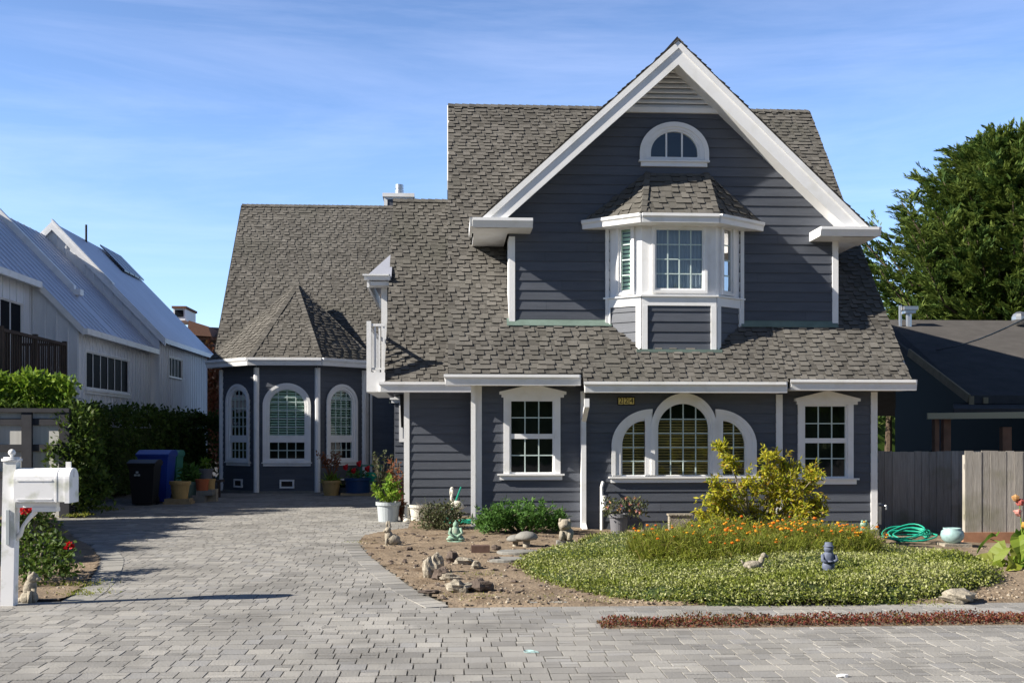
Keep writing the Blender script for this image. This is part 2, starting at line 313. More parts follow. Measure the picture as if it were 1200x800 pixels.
def window(parent, FR, inners, outer_w=.11, vm=(3,), rails=(), sill=None, head=None, glass='glass', inside='interior', mw=.018, outer=None, sash=.035, blind=None, label=None, depth=.5, munt='muntin'):
    """inners: list of Arch (glass openings); vm: number of columns per opening; rails: per opening list of z of muntins"""
    fb = MB(FR); outs = outer or [a.grow(outer_w) for a in inners]
    for A, O in zip(inners, outs):
        ring(fb, O, A.grow(sash), -.05, .05)
        ring(fb, A.grow(sash+.004), A, -.05, .022)
    w = fb.build('window', M['white'], parent)
    if label: w['label'] = label
    g = MB(FR); mu = MB(FR); bk = MB(FR)
    for i, A in enumerate(inners):
        g.poly([(u, -.012, z) for u, z in A.outline()])
        nc = vm[i]
        for k in range(1, nc):
            u = A.u0+(A.u1-A.u0)*k/nc; tgt = mu if rails[i] else MB(FR); tgt.box(u-mw/2, u+mw/2, -.01, .004, A.z0, A.top(u))
            if tgt is not mu: tgt.build('muntin', M[munt], w)
        for z in rails[i]:
            sp = A.span(z)
            if sp: mu.box(sp[0], sp[1], -.011, .002, z-mw/2, z+mw/2)
    g.build('pane', M[glass], w)
    if mu.f: mu.build('muntin', M[munt], w)
    u0 = min(a.u0 for a in inners)-.05; u1 = max(a.u1 for a in inners)+.05; z0 = min(a.z0 for a in inners)-.05; z1 = max(a.zs+a.rz for a in inners)+.05
    bk.poly([(u0,-depth,z0),(u1,-depth,z0),(u1,-depth,z1),(u0,-depth,z1)]); bk.poly([(u0,-.052,z0),(u0,-depth,z0),(u0,-depth,z1),(u0,-.052,z1)])
    bk.poly([(u1,-.052,z0),(u1,-depth,z0),(u1,-depth,z1),(u1,-.052,z1)]); bk.poly([(u0,-.052,z0),(u1,-.052,z0),(u1,-depth,z0),(u0,-depth,z0)]); bk.poly([(u0,-.052,z1),(u1,-.052,z1),(u1,-depth,z1),(u0,-depth,z1)])
    bk.build('room_recess', M[inside], w)
    if blind:
        kind, b0, b1 = blind; bl = MB(FR)
        if kind == 'curtain':
            n = 40; us = [u0+(u1-u0)*i/n for i in range(n+1)]; ns = [-.1+.015*sin(i*1.9)+.01*sin(i*.7) for i in range(n+1)]
            for i in range(n): bl.poly([(us[i],ns[i],b0),(us[i+1],ns[i+1],b0),(us[i+1],ns[i+1],b1),(us[i],ns[i],b1)], .5)
            bl.build('curtain', M['curtain'], w)
        else:
            z = b0; hh = .075 if kind == 'shutter' else .05
            while z < b1: bl.hexa([(u0,-.13,z),(u1,-.13,z),(u1,-.122,z),(u0,-.122,z),(u0,-.10,z+hh*.62),(u1,-.10,z+hh*.62),(u1,-.092,z+hh*.62),(u0,-.092,z+hh*.62)]); z += hh
            bl.build('blind', M['shutter' if kind == 'shutter' else 'woodblind'], w)
    if sill: sb = MB(FR); sb.box(sill[0], sill[1], .0, .10, sill[2]-.03, sill[2]); sb.box(sill[0]+.04, sill[1]-.04, 0, .062, sill[2]-.11, sill[2]-.03); sb.build('sill', M['white'], w)
    if head:
        hb = MB(FR); a, b, z0h, z1h, pk = head; c = (a+b)/2
        hb.prism([(a+.04,0,z0h),(b-.04,0,z0h),(b-.04,0,z1h),(c,0,pk),(a+.04,0,z1h)], (0,.07,0)); hb.prism([(a,0,z1h-.05),(b,0,z1h-.05),(b,0,z1h),(c,0,pk+.03),(a,0,z1h)], (0,.11,0)); hb.build('window_header', M['white'], w)
    return w
def shingles(mb, O, Uv, Vv, Nn, ivf, vmax, course=.118, v0=0., scale=1.):
    O, Uv, Vv, Nn = Vector(O), Vector(Uv), Vector(Vv), Vector(Nn); v = v0
    P = lambda u, w, t: O+Uv*u+Vv*w+Nn*t
    while v < vmax-.02:
        for (a, b) in ivf(min(v+course*.5, vmax)):
            u = a-rnd.random()*.2; hi = rnd.random() < .5
            while u < b:
                w = U(.095, .175)*scale; ua, ub = max(a, u), min(b, u+w); u += w
                hi = (not hi) if rnd.random() < .86 else hi
                if ub-ua < .015: continue
                vb = v-(.044 if hi else 0)*min(scale,1.2)+U(-.005,.005)
                if v == v0: vb = v-.02
                t = .032 if hi else .012; vt = min(v+course+.012, vmax+.01); q = .22+.78*(rnd.random()*.6+(.25 if hi else 0)+rnd.random()*.15)
                i = mb.add([P(ua,vb,t), P(ub,vb,t), P(ub,vt,.004), P(ua,vt,.004), P(ua,vb,0), P(ub,vb,0), P(ub,vt,-.003), P(ua,vt,-.003)])
                for f in ((0,1,2,3),(4,5,1,0),(5,6,2,1),(7,4,0,3)): mb.face([i+k for k in f], q if f[0] == 0 else .03)  # butt and side faces take the ramp's dark end, shade put into colour
        v += course
def caps(mb, a, b, w=.13, n1=(0,-1,1), n2=(0,1,1), step=.16):
    """ridge or hip caps: overlapping folded tabs from a (low) to b (high)"""
    a, b = Vector(a), Vector(b); d = (b-a); Lr = d.length; d.normalize(); n1, n2 = Vector(n1).normalized(), Vector(n2).normalized()
    s1 = d.cross(n1).normalized(); s2 = d.cross(n2).normalized(); up = (n1+n2).normalized()
    if s1.z > 0: s1 = -s1
    if s2.z > 0: s2 = -s2
    if s1.dot(s2) > .95: s2 = -s2
    t = 0
    while t < Lr:
        p = a+d*t+up*.045; q = a+d*min(t+step*1.15, Lr)+up*.028; r = .25+rnd.random()*.7
        i = mb.add([p+s1*w, p, p+s2*w, q+s2*w, q, q+s1*w, p+s1*w-up*.03, p-up*.03, p+s2*w-up*.03])
        for f in ((0,1,4,5),(1,2,3,4),(6,7,1,0),(7,8,2,1)): mb.face([i+k for k in f], r)
        t += step
def gutter(parent, FR, u0, u1, z, out=.0, h=.14, name='gutter', d=.13):
    g = MB(FR); pr = [(out-.0, z-h), (out+d*.6, z-h), (out+d*.75, z-h*.45), (out+d, z-h*.25), (out+d, z), (out+d-.015, z), (out+d-.02, z-.03), (out, z-.03)]
    g.prism([(u0-(.03 if i in (3,4) else 0), n, zz) for i, (n, zz) in enumerate(pr)], (u1-u0, 0, 0)); return g.build(name, M['white'], parent)
# ================================================================ GROUND
def struct(o): o['kind'] = 'structure'; return o
g = MB()
xs = [-700,-300,-120,-60,-30,-16]+[-12+i*.4 for i in range(72)]+[20,30,60,120,300,700]
ys = [-300,-100,-30,-8,0,4]+[6+i*.4 for i in range(84)]+[44,60,100,200,500,1200]
b0 = g.add([(x, y, gz(x, y)-(.035 if 13 < y < 23 and 0 < x < 16 else 0)) for y in ys for x in xs]); nx = len(xs)
for j in range(len(ys)-1):
    for i in range(nx-1): g.face((b0+j*nx+i, b0+j*nx+i+1, b0+(j+1)*nx+i+1, b0+(j+1)*nx+i), .5)
struct(g.build('ground', M['asphalt']))
def poly_in(p, poly):
    x, y = p; c = False; n = len(poly)
    for i in range(n):
        (x1, y1), (x2, y2) = poly[i], poly[(i+1) % n]
        if (y1 > y) != (y2 > y) and x < (x2-x1)*(y-y1)/(y2-y1)+x1: c = not c
    return c
def smooth_poly(pts, it=2, keep=()):
    for _ in range(it):
        q = []
        for i in range(len(pts)):
            a, b = Vector(pts[i]), Vector(pts[(i+1) % len(pts)]); q += [a*.75+b*.25, a*.25+b*.75]
        pts = [tuple(v) for v in q]
    return pts
def curve(pts, it=3):                       # open corner-cut curve
    pts = [Vector(p[:2]) for p in pts]
    for _ in range(it):
        q = [pts[0]]
        for a, b in zip(pts, pts[1:]): q += [a*.75+b*.25, a*.25+b*.75]
        pts = q+[pts[-1]]
    return [tuple(p) for p in pts]
YF = gp(600, 714).y
edge_main = curve([gp(527, 714), gp(490, 697), gp(455, 672), gp(428, 650), gp(419, 637), gp(428, 629), gp(450, 626), gp(478, 622)])
bed_main = [(15, YF-.03)]+[(edge_main[0][0], YF-.03)]+edge_main+[(-.7, 19.3), (-.7, 22.6), (15, 22.6)]
edge_left = curve([gp(72, 708), gp(96, 693), gp(113, 672), gp(119, 656), gp(104, 643), gp(84, 632), gp(70, 618), gp(60, 607), gp(88, 597), gp(121, 588)])
bed_left = edge_left+[(-9.6, 29), (-9.6, edge_left[0][1])]
base = MB(); base.poly([(-14,5.2,.016),(14,5.2,.016),(14,YF,.016),(-14,YF,.016)], .5); base.poly([(-14,YF,.016),(.2,YF,.016),(.2,20,.016),(-.5,20.0,.016),(-.5,34.4,.016),(-14,34.4,.016)], .5)
sb = base.build('joint_sand', M['sand']); struct(sb)
def paver(mb, x0, x1, y0, y1, z=None, r=None):
    z = .030+U(-.0012, .0012) if z is None else z; gp_ = .003; c = .0025; x0 += gp_; x1 -= gp_; y0 += gp_; y1 -= gp_; r = rnd.random() if r is None else r
    tx, ty = U(-.0012,.0012), U(-.0012,.0012)
    i = mb.add([(x0,y0,z-.02),(x1,y0,z-.02),(x1,y1,z-.02),(x0,y1,z-.02),(x0+c,y0+c,z+tx),(x1-c,y0+c,z+ty),(x1-c,y1-c,z-tx),(x0+c,y1-c,z-ty)])
    for q in ((4,5,6,7),(0,1,5,4),(1,2,6,5),(2,3,7,6),(3,0,4,7)): mb.face([i+k for k in q], r)
def ok_pave(x, y): return not (poly_in((x, y), bed_main) or poly_in((x, y), bed_left))
def lay(mb, x0, x1, y0, y1, test):
    y = y0
    while y < y1:
        d = .205; x = x0-U(0, .2)
        while x < x1:
            w = rnd.choice((.135, .135, .20, .20, .265)); 
            if test(x+w/2, y+d/2):
                k = rnd.random()
                if w > .2 and k < .22: paver(mb, x, x+w/2, y, y+d); paver(mb, x+w/2, x+w, y, y+d)
                elif k < .35: s = U(.4,.6); paver(mb, x, x+w, y, y+d*s); paver(mb, x, x+w, y+d*s, y+d)
                else: paver(mb, x, x+w, y, y+d)
            x += w
        y += d
YL = gp(600, 712).y-.02; SEAM = gp(600, 739).y
pv = MB()
lay(pv, -9, 12, 5.3, SEAM-.02, lambda x, y: True)
lay(pv, -9, 12, SEAM+.02, YF-.26, lambda x, y: not (gp(706, 742).x-.02 < x and 9.5 < y < 9.93))
x = -9                                            # soldier course between the street apron and the driveway
while x < 12:
    w = .235
    if not poly_in((x+w/2, YF-.01+.0), bed_left) : paver(pv, x, x+w, YF-.27, YF-.02)
    x += w
struct(pv.build('pavement', M['paver']))
dv = MB(); lay(dv, -9.6, .6, YF, 33.9, lambda x, y: ok_pave(x, y) and not (x > -.75 and y > 18.5) and not (-7.2 < x < -2.3 and y > 32.6 - abs(x+4.7)*.0) )
struct(dv.build('driveway', M['paver']))
# curved border courses along the two beds
def border(edge, wd, zt, name, mk, into=1):
    m = MB(); pts = [Vector((*p, 0)) for p in edge]; acc = 0; path = [pts[0]]
    for a, b in zip(pts, pts[1:]):
        n = max(1, int((b-a).length/.02))
        for k in range(n): path.append(a.lerp(b, (k+1)/n))
    i = 0
    while i < len(path)-9:
        j = min(i+9, len(path)-1); a, b = path[i], path[j]; d = (b-a)
        if d.length < 1e-4: i = j; continue
        d.normalize(); s = Vector((d.y, -d.x, 0))*into; a2 = a+d*.005; b2 = b-d*.005; z = zt+U(-.003,.003); r = rnd.random()
        m.hexa([a2, b2, b2+s*wd, a2+s*wd, a2+Vector((0,0,z)), b2+Vector((0,0,z)), b2+s*wd+Vector((0,0,z)), a2+s*wd+Vector((0,0,z))], r)
        i = j
    return struct(m.build(name, M[mk]))
border(edge_main, .24, .034, 'pavement_border', 'paver', -1)
border(edge_left[:34], .30, .036, 'driveway_border', 'border', 1)
# low stone kerb in front of the hedge
kb = MB(); a = gp(60, 604); b = gp(124, 587)
for k in range(8):
    p, q = Vector(a).lerp(b, k/8), Vector(a).lerp(b, (k+.97)/8); kb.bar(p+Vector((0,0,.06)), q+Vector((0,0,.06)), .18, .22+U(-.01,.01))
struct(kb.build('kerb', M['concrete']))
def soil(poly, name, z0=.036, amp=.03, step=.055):
    xs_ = [p[0] for p in poly]; ys_ = [p[1] for p in poly]; m = MB(); idx = {}
    nx, ny = int((max(xs_)-min(xs_))/step)+2, int((max(ys_)-min(ys_))/step)+2; X0, Y0 = min(xs_)-step/2, min(ys_)-step*.0
    def vid(i, j):
        if (i, j) not in idx:
            x, y = X0+i*step, Y0+j*step; n = noise.noise(Vector((x*.9, y*.9, 3)))+.5*noise.noise(Vector((x*4, y*4, 1)))
            idx[(i, j)] = m.add([(x, y, gz(x, y)+z0+amp*(n+.5)+U(0,.008) if y > YF+.02 else .029)])
        return idx[(i, j)]
    for i in range(nx):
        for j in range(ny):
            if poly_in((X0+(i+.5)*step, Y0+(j+.5)*step), poly): m.face((vid(i,j), vid(i+1,j), vid(i+1,j+1), vid(i,j+1)), .5)
    return struct(m.build(name, M['soil'], smooth=True))
soil(bed_main, 'garden_soil'); soil(bed_left, 'planting_soil')
def SZ(x, y): return gz(x, y)+.036+.03*(noise.noise(Vector((x*.9, y*.9, 3)))+.5*noise.noise(Vector((x*4, y*4, 1)))+.5)+.004
pb = MB()
for _ in range(5200):
    k = rnd.random()
    if k < .85: x, y = U(-1.6, 9.5), YF+U(.05, 9)*rnd.random()**1.3
    else: x, y = U(-7, -3.6), U(11, 16)
    if not (poly_in((x, y), bed_main) or poly_in((x, y), bed_left)): continue
    s = .006+.018*rnd.random()**3; pb.ell((x, y, SZ(x, y)+s*.3), (s*U(.8,1.5), s, s*.6), Matrix.Rotation(U(0,3), 3, 'Z'), 5, 3)
o = pb.build('gravel', M['pebble']); o['kind'] = 'stuff'; tag(o, 'scattered small stones and bark bits on bare garden soil', 'gravel')
# street strip seam
sm_ = MB(); sm_.poly([(-9,SEAM-.02,.02),(12,SEAM-.02,.02),(12,SEAM+.02,.02),(-9,SEAM+.02,.02)]); struct(sm_.build('pavement_seam', M['sand']))

# ================================================================ THE GREY HOUSE
house = thing('shingled_house', 'dark blue grey lap sided house with white trim and steep brown grey shingle roofs', 'house', (3.8, 20, 0))
YA, YB, YC, YD, YG = 22.5, 20.1, 20.0, 20.08, 20.38
S1 = 1.153; cs = math.hypot(1, S1)
def main_z(y): return 2.64+S1*(y-19.4)
Uu = Vector((1,0,0)); Vm = Vector((0, 1, S1))/cs; Nm = Vector((0, -S1, 1))/cs
YR = 25.03; ZR = main_z(YR); XR = PX(1066, 19.45); XBv, XDv = PX(683, 19.5), PX(922, 19.5)
# --- first floor walls
def wallpart(nm, FR, lo, hi, z0, z1, hs=(), extra=None):
    m = MB(FR); siding(m, holes(lo, hi, hs), z0, z1); 
    if extra: extra(m)
    return m.build('wall', M['siding'], house)
FA, FB, FC, FD, FG = frame(0,YA), frame(0,YB), frame(0,YC), frame(0,YD), frame(0,YG)
z0w = .02
# B window
wB = Arch(PX(599,YB), PX(647.5,YB), PZ(620,553,YB), PZ(620,470,YB)); mz = PZ(620,511,YB)
wD = Arch(PX(943,YD), PX(990.5,YD), PZ(965,558,YD), PZ(965,476,YD)); mzD = PZ(965,516,YD)
XA0, XB0, XB1, XC1, XD1 = PX(474,YA), .50, PX(684,YC), PX(917,YC), PX(1028,YD)
wallpart('wall', FA, XA0, XB0, -.05, 3.0)
wallpart('wall', FB, XB0, XB1, -.02, 2.75, [wB.grow(.03)])
cz = PZ(800,556,YC)
AC = Arch(PX(771,YC), PX(830,YC), cz, PZ(800,502,YC), PZ(800,473,YC)-PZ(800,502,YC)+.0)
AL = Arch(PX(729,YC), PX(755.5,YC), cz, PZ(800,522,YC), PZ(800,493,YC)-PZ(800,522,YC), 'left')
AR = Arch(PX(846.5,YC), PX(872.5,YC), cz, PZ(800,522,YC), PZ(800,493,YC)-PZ(800,522,YC), 'right')
wallpart('wall', FC, XB1, XC1, -.03, 2.60, [AC.grow(.03), AL.grow(.03), AR.grow(.03)])
wallpart('wall', FD, XC1, XD1, -.05, 2.62, [wD.grow(.03)])
# foundation and side/back walls
for bb in ((XB0-.005, XB1, YB, YB+.2, -.5, 0), (XB1, XD1+.01, YC+.01, YC+.3, -.5, -.03), (XA0, XB0-.01, YA-.01, YA+.2, -.4, -.04)):
    m = MB(); m.box(*bb); m.build('foundation', M['concrete'], house)
m = MB(frame(XD1, YD, R(90))); siding(m, lambda z: [(0, 9.8)], -.05, 2.7, .178)
g_ = lambda z: [(max(.0, (z-2.64)/S1-.65), min(9.8, 9.8-((z-2.64)/S1-.65)))] if z > 2.7 else [(0, 9.8)]
siding(m, g_, 2.7, ZR-.2); m.build('wall', M['siding'], house)
m = MB(frame(XB0, 30, R(-90))); siding(m, lambda z: [(0, 7.4)] , -.05, 3.2); siding(m, lambda z: [(min(4.8, max(0, (z-3.2)/S1)), max(5.0, 9.3-(z-3.2)/S1))], 3.2, ZR-.4)
m.build('wall', M['siding'], house)
m = MB(frame(XB0, YA, R(-90))); siding(m, lambda z: [(0, YA-YB-.0)], -.05, 2.75); m.build('wall', M['siding'], house)
m = MB(frame(XD1, 30, R(180))); siding(m, lambda z: [(0, XD1-.02)], 0, 3.2); m.build('wall', M['siding'], house)
m = MB(frame(XA0+.02, 30.5, R(-90))); siding(m, lambda z: [(0, 8.0)], 0, 2.9); siding(m, lambda z: [(4.9-min(0, 0), max(4.92, 8.0-(z-2.9)/1.18))], 2.9, 6.6); m.build('wall', M['siding'], house)
# upper wall over the left lower roof, facing the driveway
m = MB(FA); m.box(XA0-.01, XA0+.10, 0, .03, -.05, 2.75)
m.build('corner_board', M['white'], house)
m = MB(); m.box(XB0-.03, XB0+.11, YB-.035, YB, .0, 2.68); m.box(XB0-.03, XB0, YB, YB+.12, .0, 2.68); m.build('corner_board', M['white'], house)
for (xa, xb, Yw, zt) in ((909, 916.5, YC, 2.45), (1020, 1027.5, YD, 2.5)):
    m = MB(); m.box(PX(xa,Yw), PX(xb,Yw), Yw-.035, Yw, -.03, zt); m.build('corner_board', M['white'], house)
m = MB(); m.box(XB1-.05, XB1+.02, YC-.035, YB, -.02, 2.5); m.build('corner_board', M['white'], house)
window(house, FB, [wB], vm=(3,), rails=([(mz+wB.zs)/2+.02, (mz+wB.z0)/2-.02],), outer=[wB.grow(.14)],
       sill=(PX(583,YB), PX(661,YB), PZ(620,553.5,YB)-.02), head=(PX(585,YB), PX(663,YB), PZ(620,463,YB)-.04, PZ(620,459,YB), PZ(620,452,YB)), label='double hung window with the pointed header at the left of the ground floor', mw=.02)
m = MB(FB); m.box(wB.u0-.03, wB.u1+.03, -.045, .026, mz-.045, mz+.045); m.build('meeting_rail', M['white'], house)
window(house, FD, [wD], vm=(3,), rails=([(mzD+wD.zs)/2, (mzD+wD.z0)/2],), outer=[wD.grow(.14)],
       sill=(PX(928,YD), PX(1005,YD), PZ(965,560,YD)), head=(PX(930,YD), PX(1006,YD), PZ(965,472,YD)-.03, PZ(965,467,YD), PZ(965,459.5,YD)), label='double hung window with the pointed header at the right end of the ground floor', mw=.02)
m = MB(FD); m.box(wD.u0-.03, wD.u1+.03, -.045, .026, mzD-.045, mzD+.045); m.build('meeting_rail', M['white'], house)
rz = [PZ(800,y,YC) for y in (491,507.5,524,540)]
OC = Arch(PX(763.5,YC), PX(838,YC), cz-.02, AC.zs-.0, PZ(800,462,YC)-AC.zs); OL = Arch(PX(717.5,YC), PX(764,YC), cz-.02, AL.zs, PZ(800,480.5,YC)-AL.zs, 'left'); OR = Arch(PX(837.5,YC), PX(884.5,YC), cz-.02, AR.zs, PZ(800,480.5,YC)-AR.zs, 'right')
window(house, FC, [AC, AL, AR], vm=(4,2,2), rails=(rz, rz[1:], rz[1:]), outer=[OC, OL, OR], sill=(PX(713,YC), PX(891,YC), cz-.03), blind=('wood', cz, PZ(800,492,YC)), label='wide triple arched window with brown blinds', mw=.02)
m = MB(FC); tr = (OC.grow(.0), AC.grow(.09)); ring(m, Arch(OC.u0-.02, OC.u1+.02, cz+.0, OC.zs, OC.rz+.02), Arch(OC.u0+.05, OC.u1-.05, cz+.0, OC.zs, OC.rz-.05), .045, .075); 
ring(m, Arch(OL.u0-.02, OL.u1, cz, OL.zs, OL.rz+.02, 'left'), Arch(OL.u0+.05, OL.u1, cz, OL.zs, OL.rz-.05, 'left'), .045, .068)
ring(m, Arch(OR.u0, OR.u1+.02, cz, OR.zs, OR.rz+.02, 'right'), Arch(OR.u0, OR.u1-.05, cz, OR.zs, OR.rz-.05, 'right'), .045, .068); m.build('arch_moulding', M['white'], house)
# --- main roof
eB, eC, eD = 19.54, 19.41, 19.46
deck = MB()
def slab(mb, pts, nrm, t=.12): mb.prism([Vector(p)-Vector(nrm)*t for p in pts], Vector(nrm)*(t-.004), .3)
slab(deck, [(0,eB,main_z(eB)),(XBv,eB,main_z(eB)),(XBv,YR,ZR),(0,YR,ZR)], Nm); slab(deck, [(XBv,eC,main_z(eC)),(XDv,eC,main_z(eC)),(XDv,YR,ZR),(XBv,YR,ZR)], Nm); slab(deck, [(XDv,eD,main_z(eD)),(XR,eD,main_z(eD)),(XR,YR,ZR),(XDv,YR,ZR)], Nm)
Nb = Vector((0, S1, 1))/cs; slab(deck, [(0,YR,ZR),(XR,YR,ZR),(XR,30.6,ZR-S1*(30.6-YR)),(0,30.6,ZR-S1*(30.6-YR))], Nb)
def gable_gap(v):        # main-roof shingles stop at the front gable wall sides
    y = 19.4+v/cs; z = main_z(y)
    return z
GX0, GX1, GA = PX(597,YG), PX(981,YG), Vector((PX(795,19.8), 19.8, PZ(795,47,19.8)))
GL = Vector((PX(556,19.8), 19.8, PZ(556,262,19.8))); GRt = Vector((PX(1026,19.8), 19.8, PZ(1026,273,19.8)))
slL = (GA.z-GL.z)/(GA.x-GL.x); slR = (GA.z-GRt.z)/(GRt.x-GA.x)
sh = MB()
def ivm(a, b):
    def f(v):
        y = 19.4+v/cs; z = main_z(y)
        if y < YG+.02: return [(a, b)]
        out = [(a, b)]; L0 = GX0; R0 = GX1
        if z > GL.z: L0 = GL.x+(z-GL.z)/slL; R0 = GRt.x-(z-GRt.z)/slR
        if z > GA.z: return out
        res = []
        if a < L0: res.append((a, min(b, L0)))
        if b > R0: res.append((max(a, R0), b))
        return [(p, q) for p, q in res if q-p > .02]
    return f
vR = (YR-19.4)*cs
O0 = Vector((0, 19.4, 2.64))
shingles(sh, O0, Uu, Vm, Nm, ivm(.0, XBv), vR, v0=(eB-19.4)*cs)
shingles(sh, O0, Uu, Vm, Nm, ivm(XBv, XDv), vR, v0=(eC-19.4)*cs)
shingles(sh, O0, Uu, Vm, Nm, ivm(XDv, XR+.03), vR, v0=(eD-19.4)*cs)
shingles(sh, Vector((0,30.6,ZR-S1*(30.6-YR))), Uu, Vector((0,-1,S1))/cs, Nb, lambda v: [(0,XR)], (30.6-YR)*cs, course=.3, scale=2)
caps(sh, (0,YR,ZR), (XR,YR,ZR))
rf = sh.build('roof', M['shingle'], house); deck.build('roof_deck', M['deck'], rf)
for X_, yq in ((-.018, 23.2), (XR-.005, eB)):
    m = MB()
    m.hexa([(X_,yq,main_z(yq)-.2),(X_+.035,yq,main_z(yq)-.2),(X_+.035,YR,ZR-.2),(X_,YR,ZR-.2),(X_,yq,main_z(yq)-.005),(X_+.035,yq,main_z(yq)-.005),(X_+.035,YR,ZR-.005),(X_,YR,ZR-.005)])
    m.hexa([(X_,YR,ZR-.2),(X_+.035,YR,ZR-.2),(X_+.035,30.6,ZR-S1*(30.6-YR)-.2),(X_,30.6,ZR-S1*(30.6-YR)-.2),(X_,YR,ZR-.005),(X_+.035,YR,ZR-.005),(X_+.035,30.6,ZR-S1*(30.6-YR)-.005),(X_,30.6,ZR-S1*(30.6-YR)-.005)])
    m.build('rake_board', M['white'], house)
# gutters + soffit along the ground floor
def eave(px0, px1, Y, zt, wallY, h=.17, d=.13):
    FR = frame(0, Y); x0, x1 = PX(px0, Y), PX(px1, Y); gt = gutter(house, FR, x0, x1, zt, 0, h, d=d)
    s = MB(); s.box(x0+.03, x1-.03, Y+.005, wallY+.02, zt-h+.01, zt-h+.045); s.build('soffit', M['white'], gt)
eave(522, 680, eB+.02, PZ(600,438.5,eB-.1), YB, h=.19); eave(685, 921, eC+.03, PZ(800,447,eC-.1), YC, h=.19); eave(925.5, 1072, eD+.02, PZ(1000,444.5,eD-.1), YD, h=.19)
# downspouts
m = MB(); xd = PX(686.5, 19.6); m.bar((xd,19.47,2.35),(xd,19.47,2.2),.085,.065,(0,1,0)); m.bar((xd,19.47,2.22),(xd,19.90,1.98),.085,.065,(0,1,0)); m.bar((xd,19.92,2.02),(xd,19.92,.05),.085,.065,(0,1,0)); m.bar((xd,19.92,.09),(xd,19.72,.0),.085,.065,(0,0,1)); m.build('downspout', M['white'], house)
m = MB(); xd = PX(554.5, YB-.05); m.bar((xd,YB-.07,2.6),(xd,YB-.07,-.0),.08,.06,(0,1,0)); m.bar((xd,YB-.07,.03),(xd,YB-.25,.0),.08,.06); m.build('downspout', M['white'], house)
# --- unseen rear block added behind the main ridge to shade the right neighbour
m = MB(); m.box(.9, 7.6, 25.6, 32.6, 0, 8.85); rw = m.build('added_rear_block', M['siding'], house); m = MB(); m.box(.7, 7.9, 25.5, 32.8, 8.85, 8.95); m.build('added_block_roof', M['deck'], rw)
# --- front gable
m = MB(FG); zb = PZ(790,132,YG)
gl = lambda z: max(GX0, GL.x+.30/math.sqrt(1)+(z-GL.z)/slL-.12); gr = lambda z: min(GX1, GRt.x-.30-(z-GRt.z)/slR+.12)
AA = Arch(PX(762.5,YG), PX(817.5,YG), PZ(790,184.5,YG), PZ(790,180,YG), PZ(790,154.5,YG)-PZ(790,180,YG))
bw = Arch(PX(722,YG), PX(858,YG), 3.0, PZ(790,258,YG))
siding(m, holes(gl, gr, [AA.grow(.03)]), 3.66, zb); m.build('wall', M['siding'], house)
for X_, a in ((GX0, -90), (GX1, 90)):
    m = MB(frame(X_+(.03 if X_ < 3 else -.03), YG+.03 if a > 0 else 23.2, R(a)))
    siding(m, (lambda z: [(0, min(2.8, max(.05, (z-3.7)/S1+.1)))]) if a > 0 else (lambda z: [(max(0, 2.8-((z-3.7)/S1+.1)), 2.8)]), 3.7, 5.5); m.build('wall', M['siding'], house)
# attic window
OA = Arch(PX(750,YG), PX(829,YG), PZ(790,189,YG), PZ(790,180,YG), PZ(790,145,YG)-PZ(790,180,YG))
window(house, FG, [AA], vm=(3,), rails=([],), outer=[OA], sill=(PX(748,YG), PX(830.5,YG), PZ(790,189,YG)), label='small half round attic window high in the gable', mw=.03, munt='white')
m = MB(FG); ring(m, Arch(OA.u0-.015, OA.u1+.015, OA.z0, OA.zs, OA.rz+.015), Arch(OA.u0+.07, OA.u1-.07, OA.z0, OA.zs, OA.rz-.07), .045, .075); m.build('arch_moulding', M['white'], house)
# louvred vent
m = MB(FG); n = 10; zt = PZ(795,72,YG); cx = PX(795, YG)
for k in range(n):
    z = zb+.07+(zt-zb)*k/n; zz = z+(zt-zb)/n; 
    lo, hi = gl(z)-.05, gr(z)+.05
    m.hexa([(lo,.06,z),(hi,.06,z),(hi,.045,z-.015),(lo,.045,z-.015),(lo,-.02,zz-.0),(hi,-.02,zz-.0),(hi,-.035,zz-.015),(lo,-.035,zz-.015)])
m.box(gl(zb)-.05, gr(zb)+.05, .0, .07, zb-.02, zb+.07)
v = m.build('gable_vent', M['white'], house)
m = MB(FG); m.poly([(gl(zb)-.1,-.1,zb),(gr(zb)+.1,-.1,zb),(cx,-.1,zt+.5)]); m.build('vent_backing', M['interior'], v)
# gable roof (two slopes running back into the main roof)
YBk = 25.4; sg = MB(); dk = MB()
for (E, sl, sx) in ((GL, slL, 1), (GRt, slR, -1)):
    c2 = math.hypot(1, sl); Vv = Vector((sx, 0, sl))/c2; Nn = Vector((-sx*sl, 0, 1))/c2; ln = abs(GA.x-E.x)*c2
    O = Vector((E.x, 19.78, E.z))
    def ivg(v, E=E, sl=sl, c2=c2):
        z = E.z+v/c2*sl; return [(0, (z-2.64)/S1+19.4-19.78+.25)]
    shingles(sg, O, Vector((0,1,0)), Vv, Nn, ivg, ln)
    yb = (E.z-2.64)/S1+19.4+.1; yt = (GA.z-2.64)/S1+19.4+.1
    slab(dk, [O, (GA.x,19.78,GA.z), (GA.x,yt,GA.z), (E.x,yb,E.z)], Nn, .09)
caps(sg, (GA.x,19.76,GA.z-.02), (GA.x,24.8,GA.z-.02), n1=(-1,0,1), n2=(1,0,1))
gr_ = sg.build('roof', M['shingle'], house); dk.build('roof_deck', M['deck'], gr_)
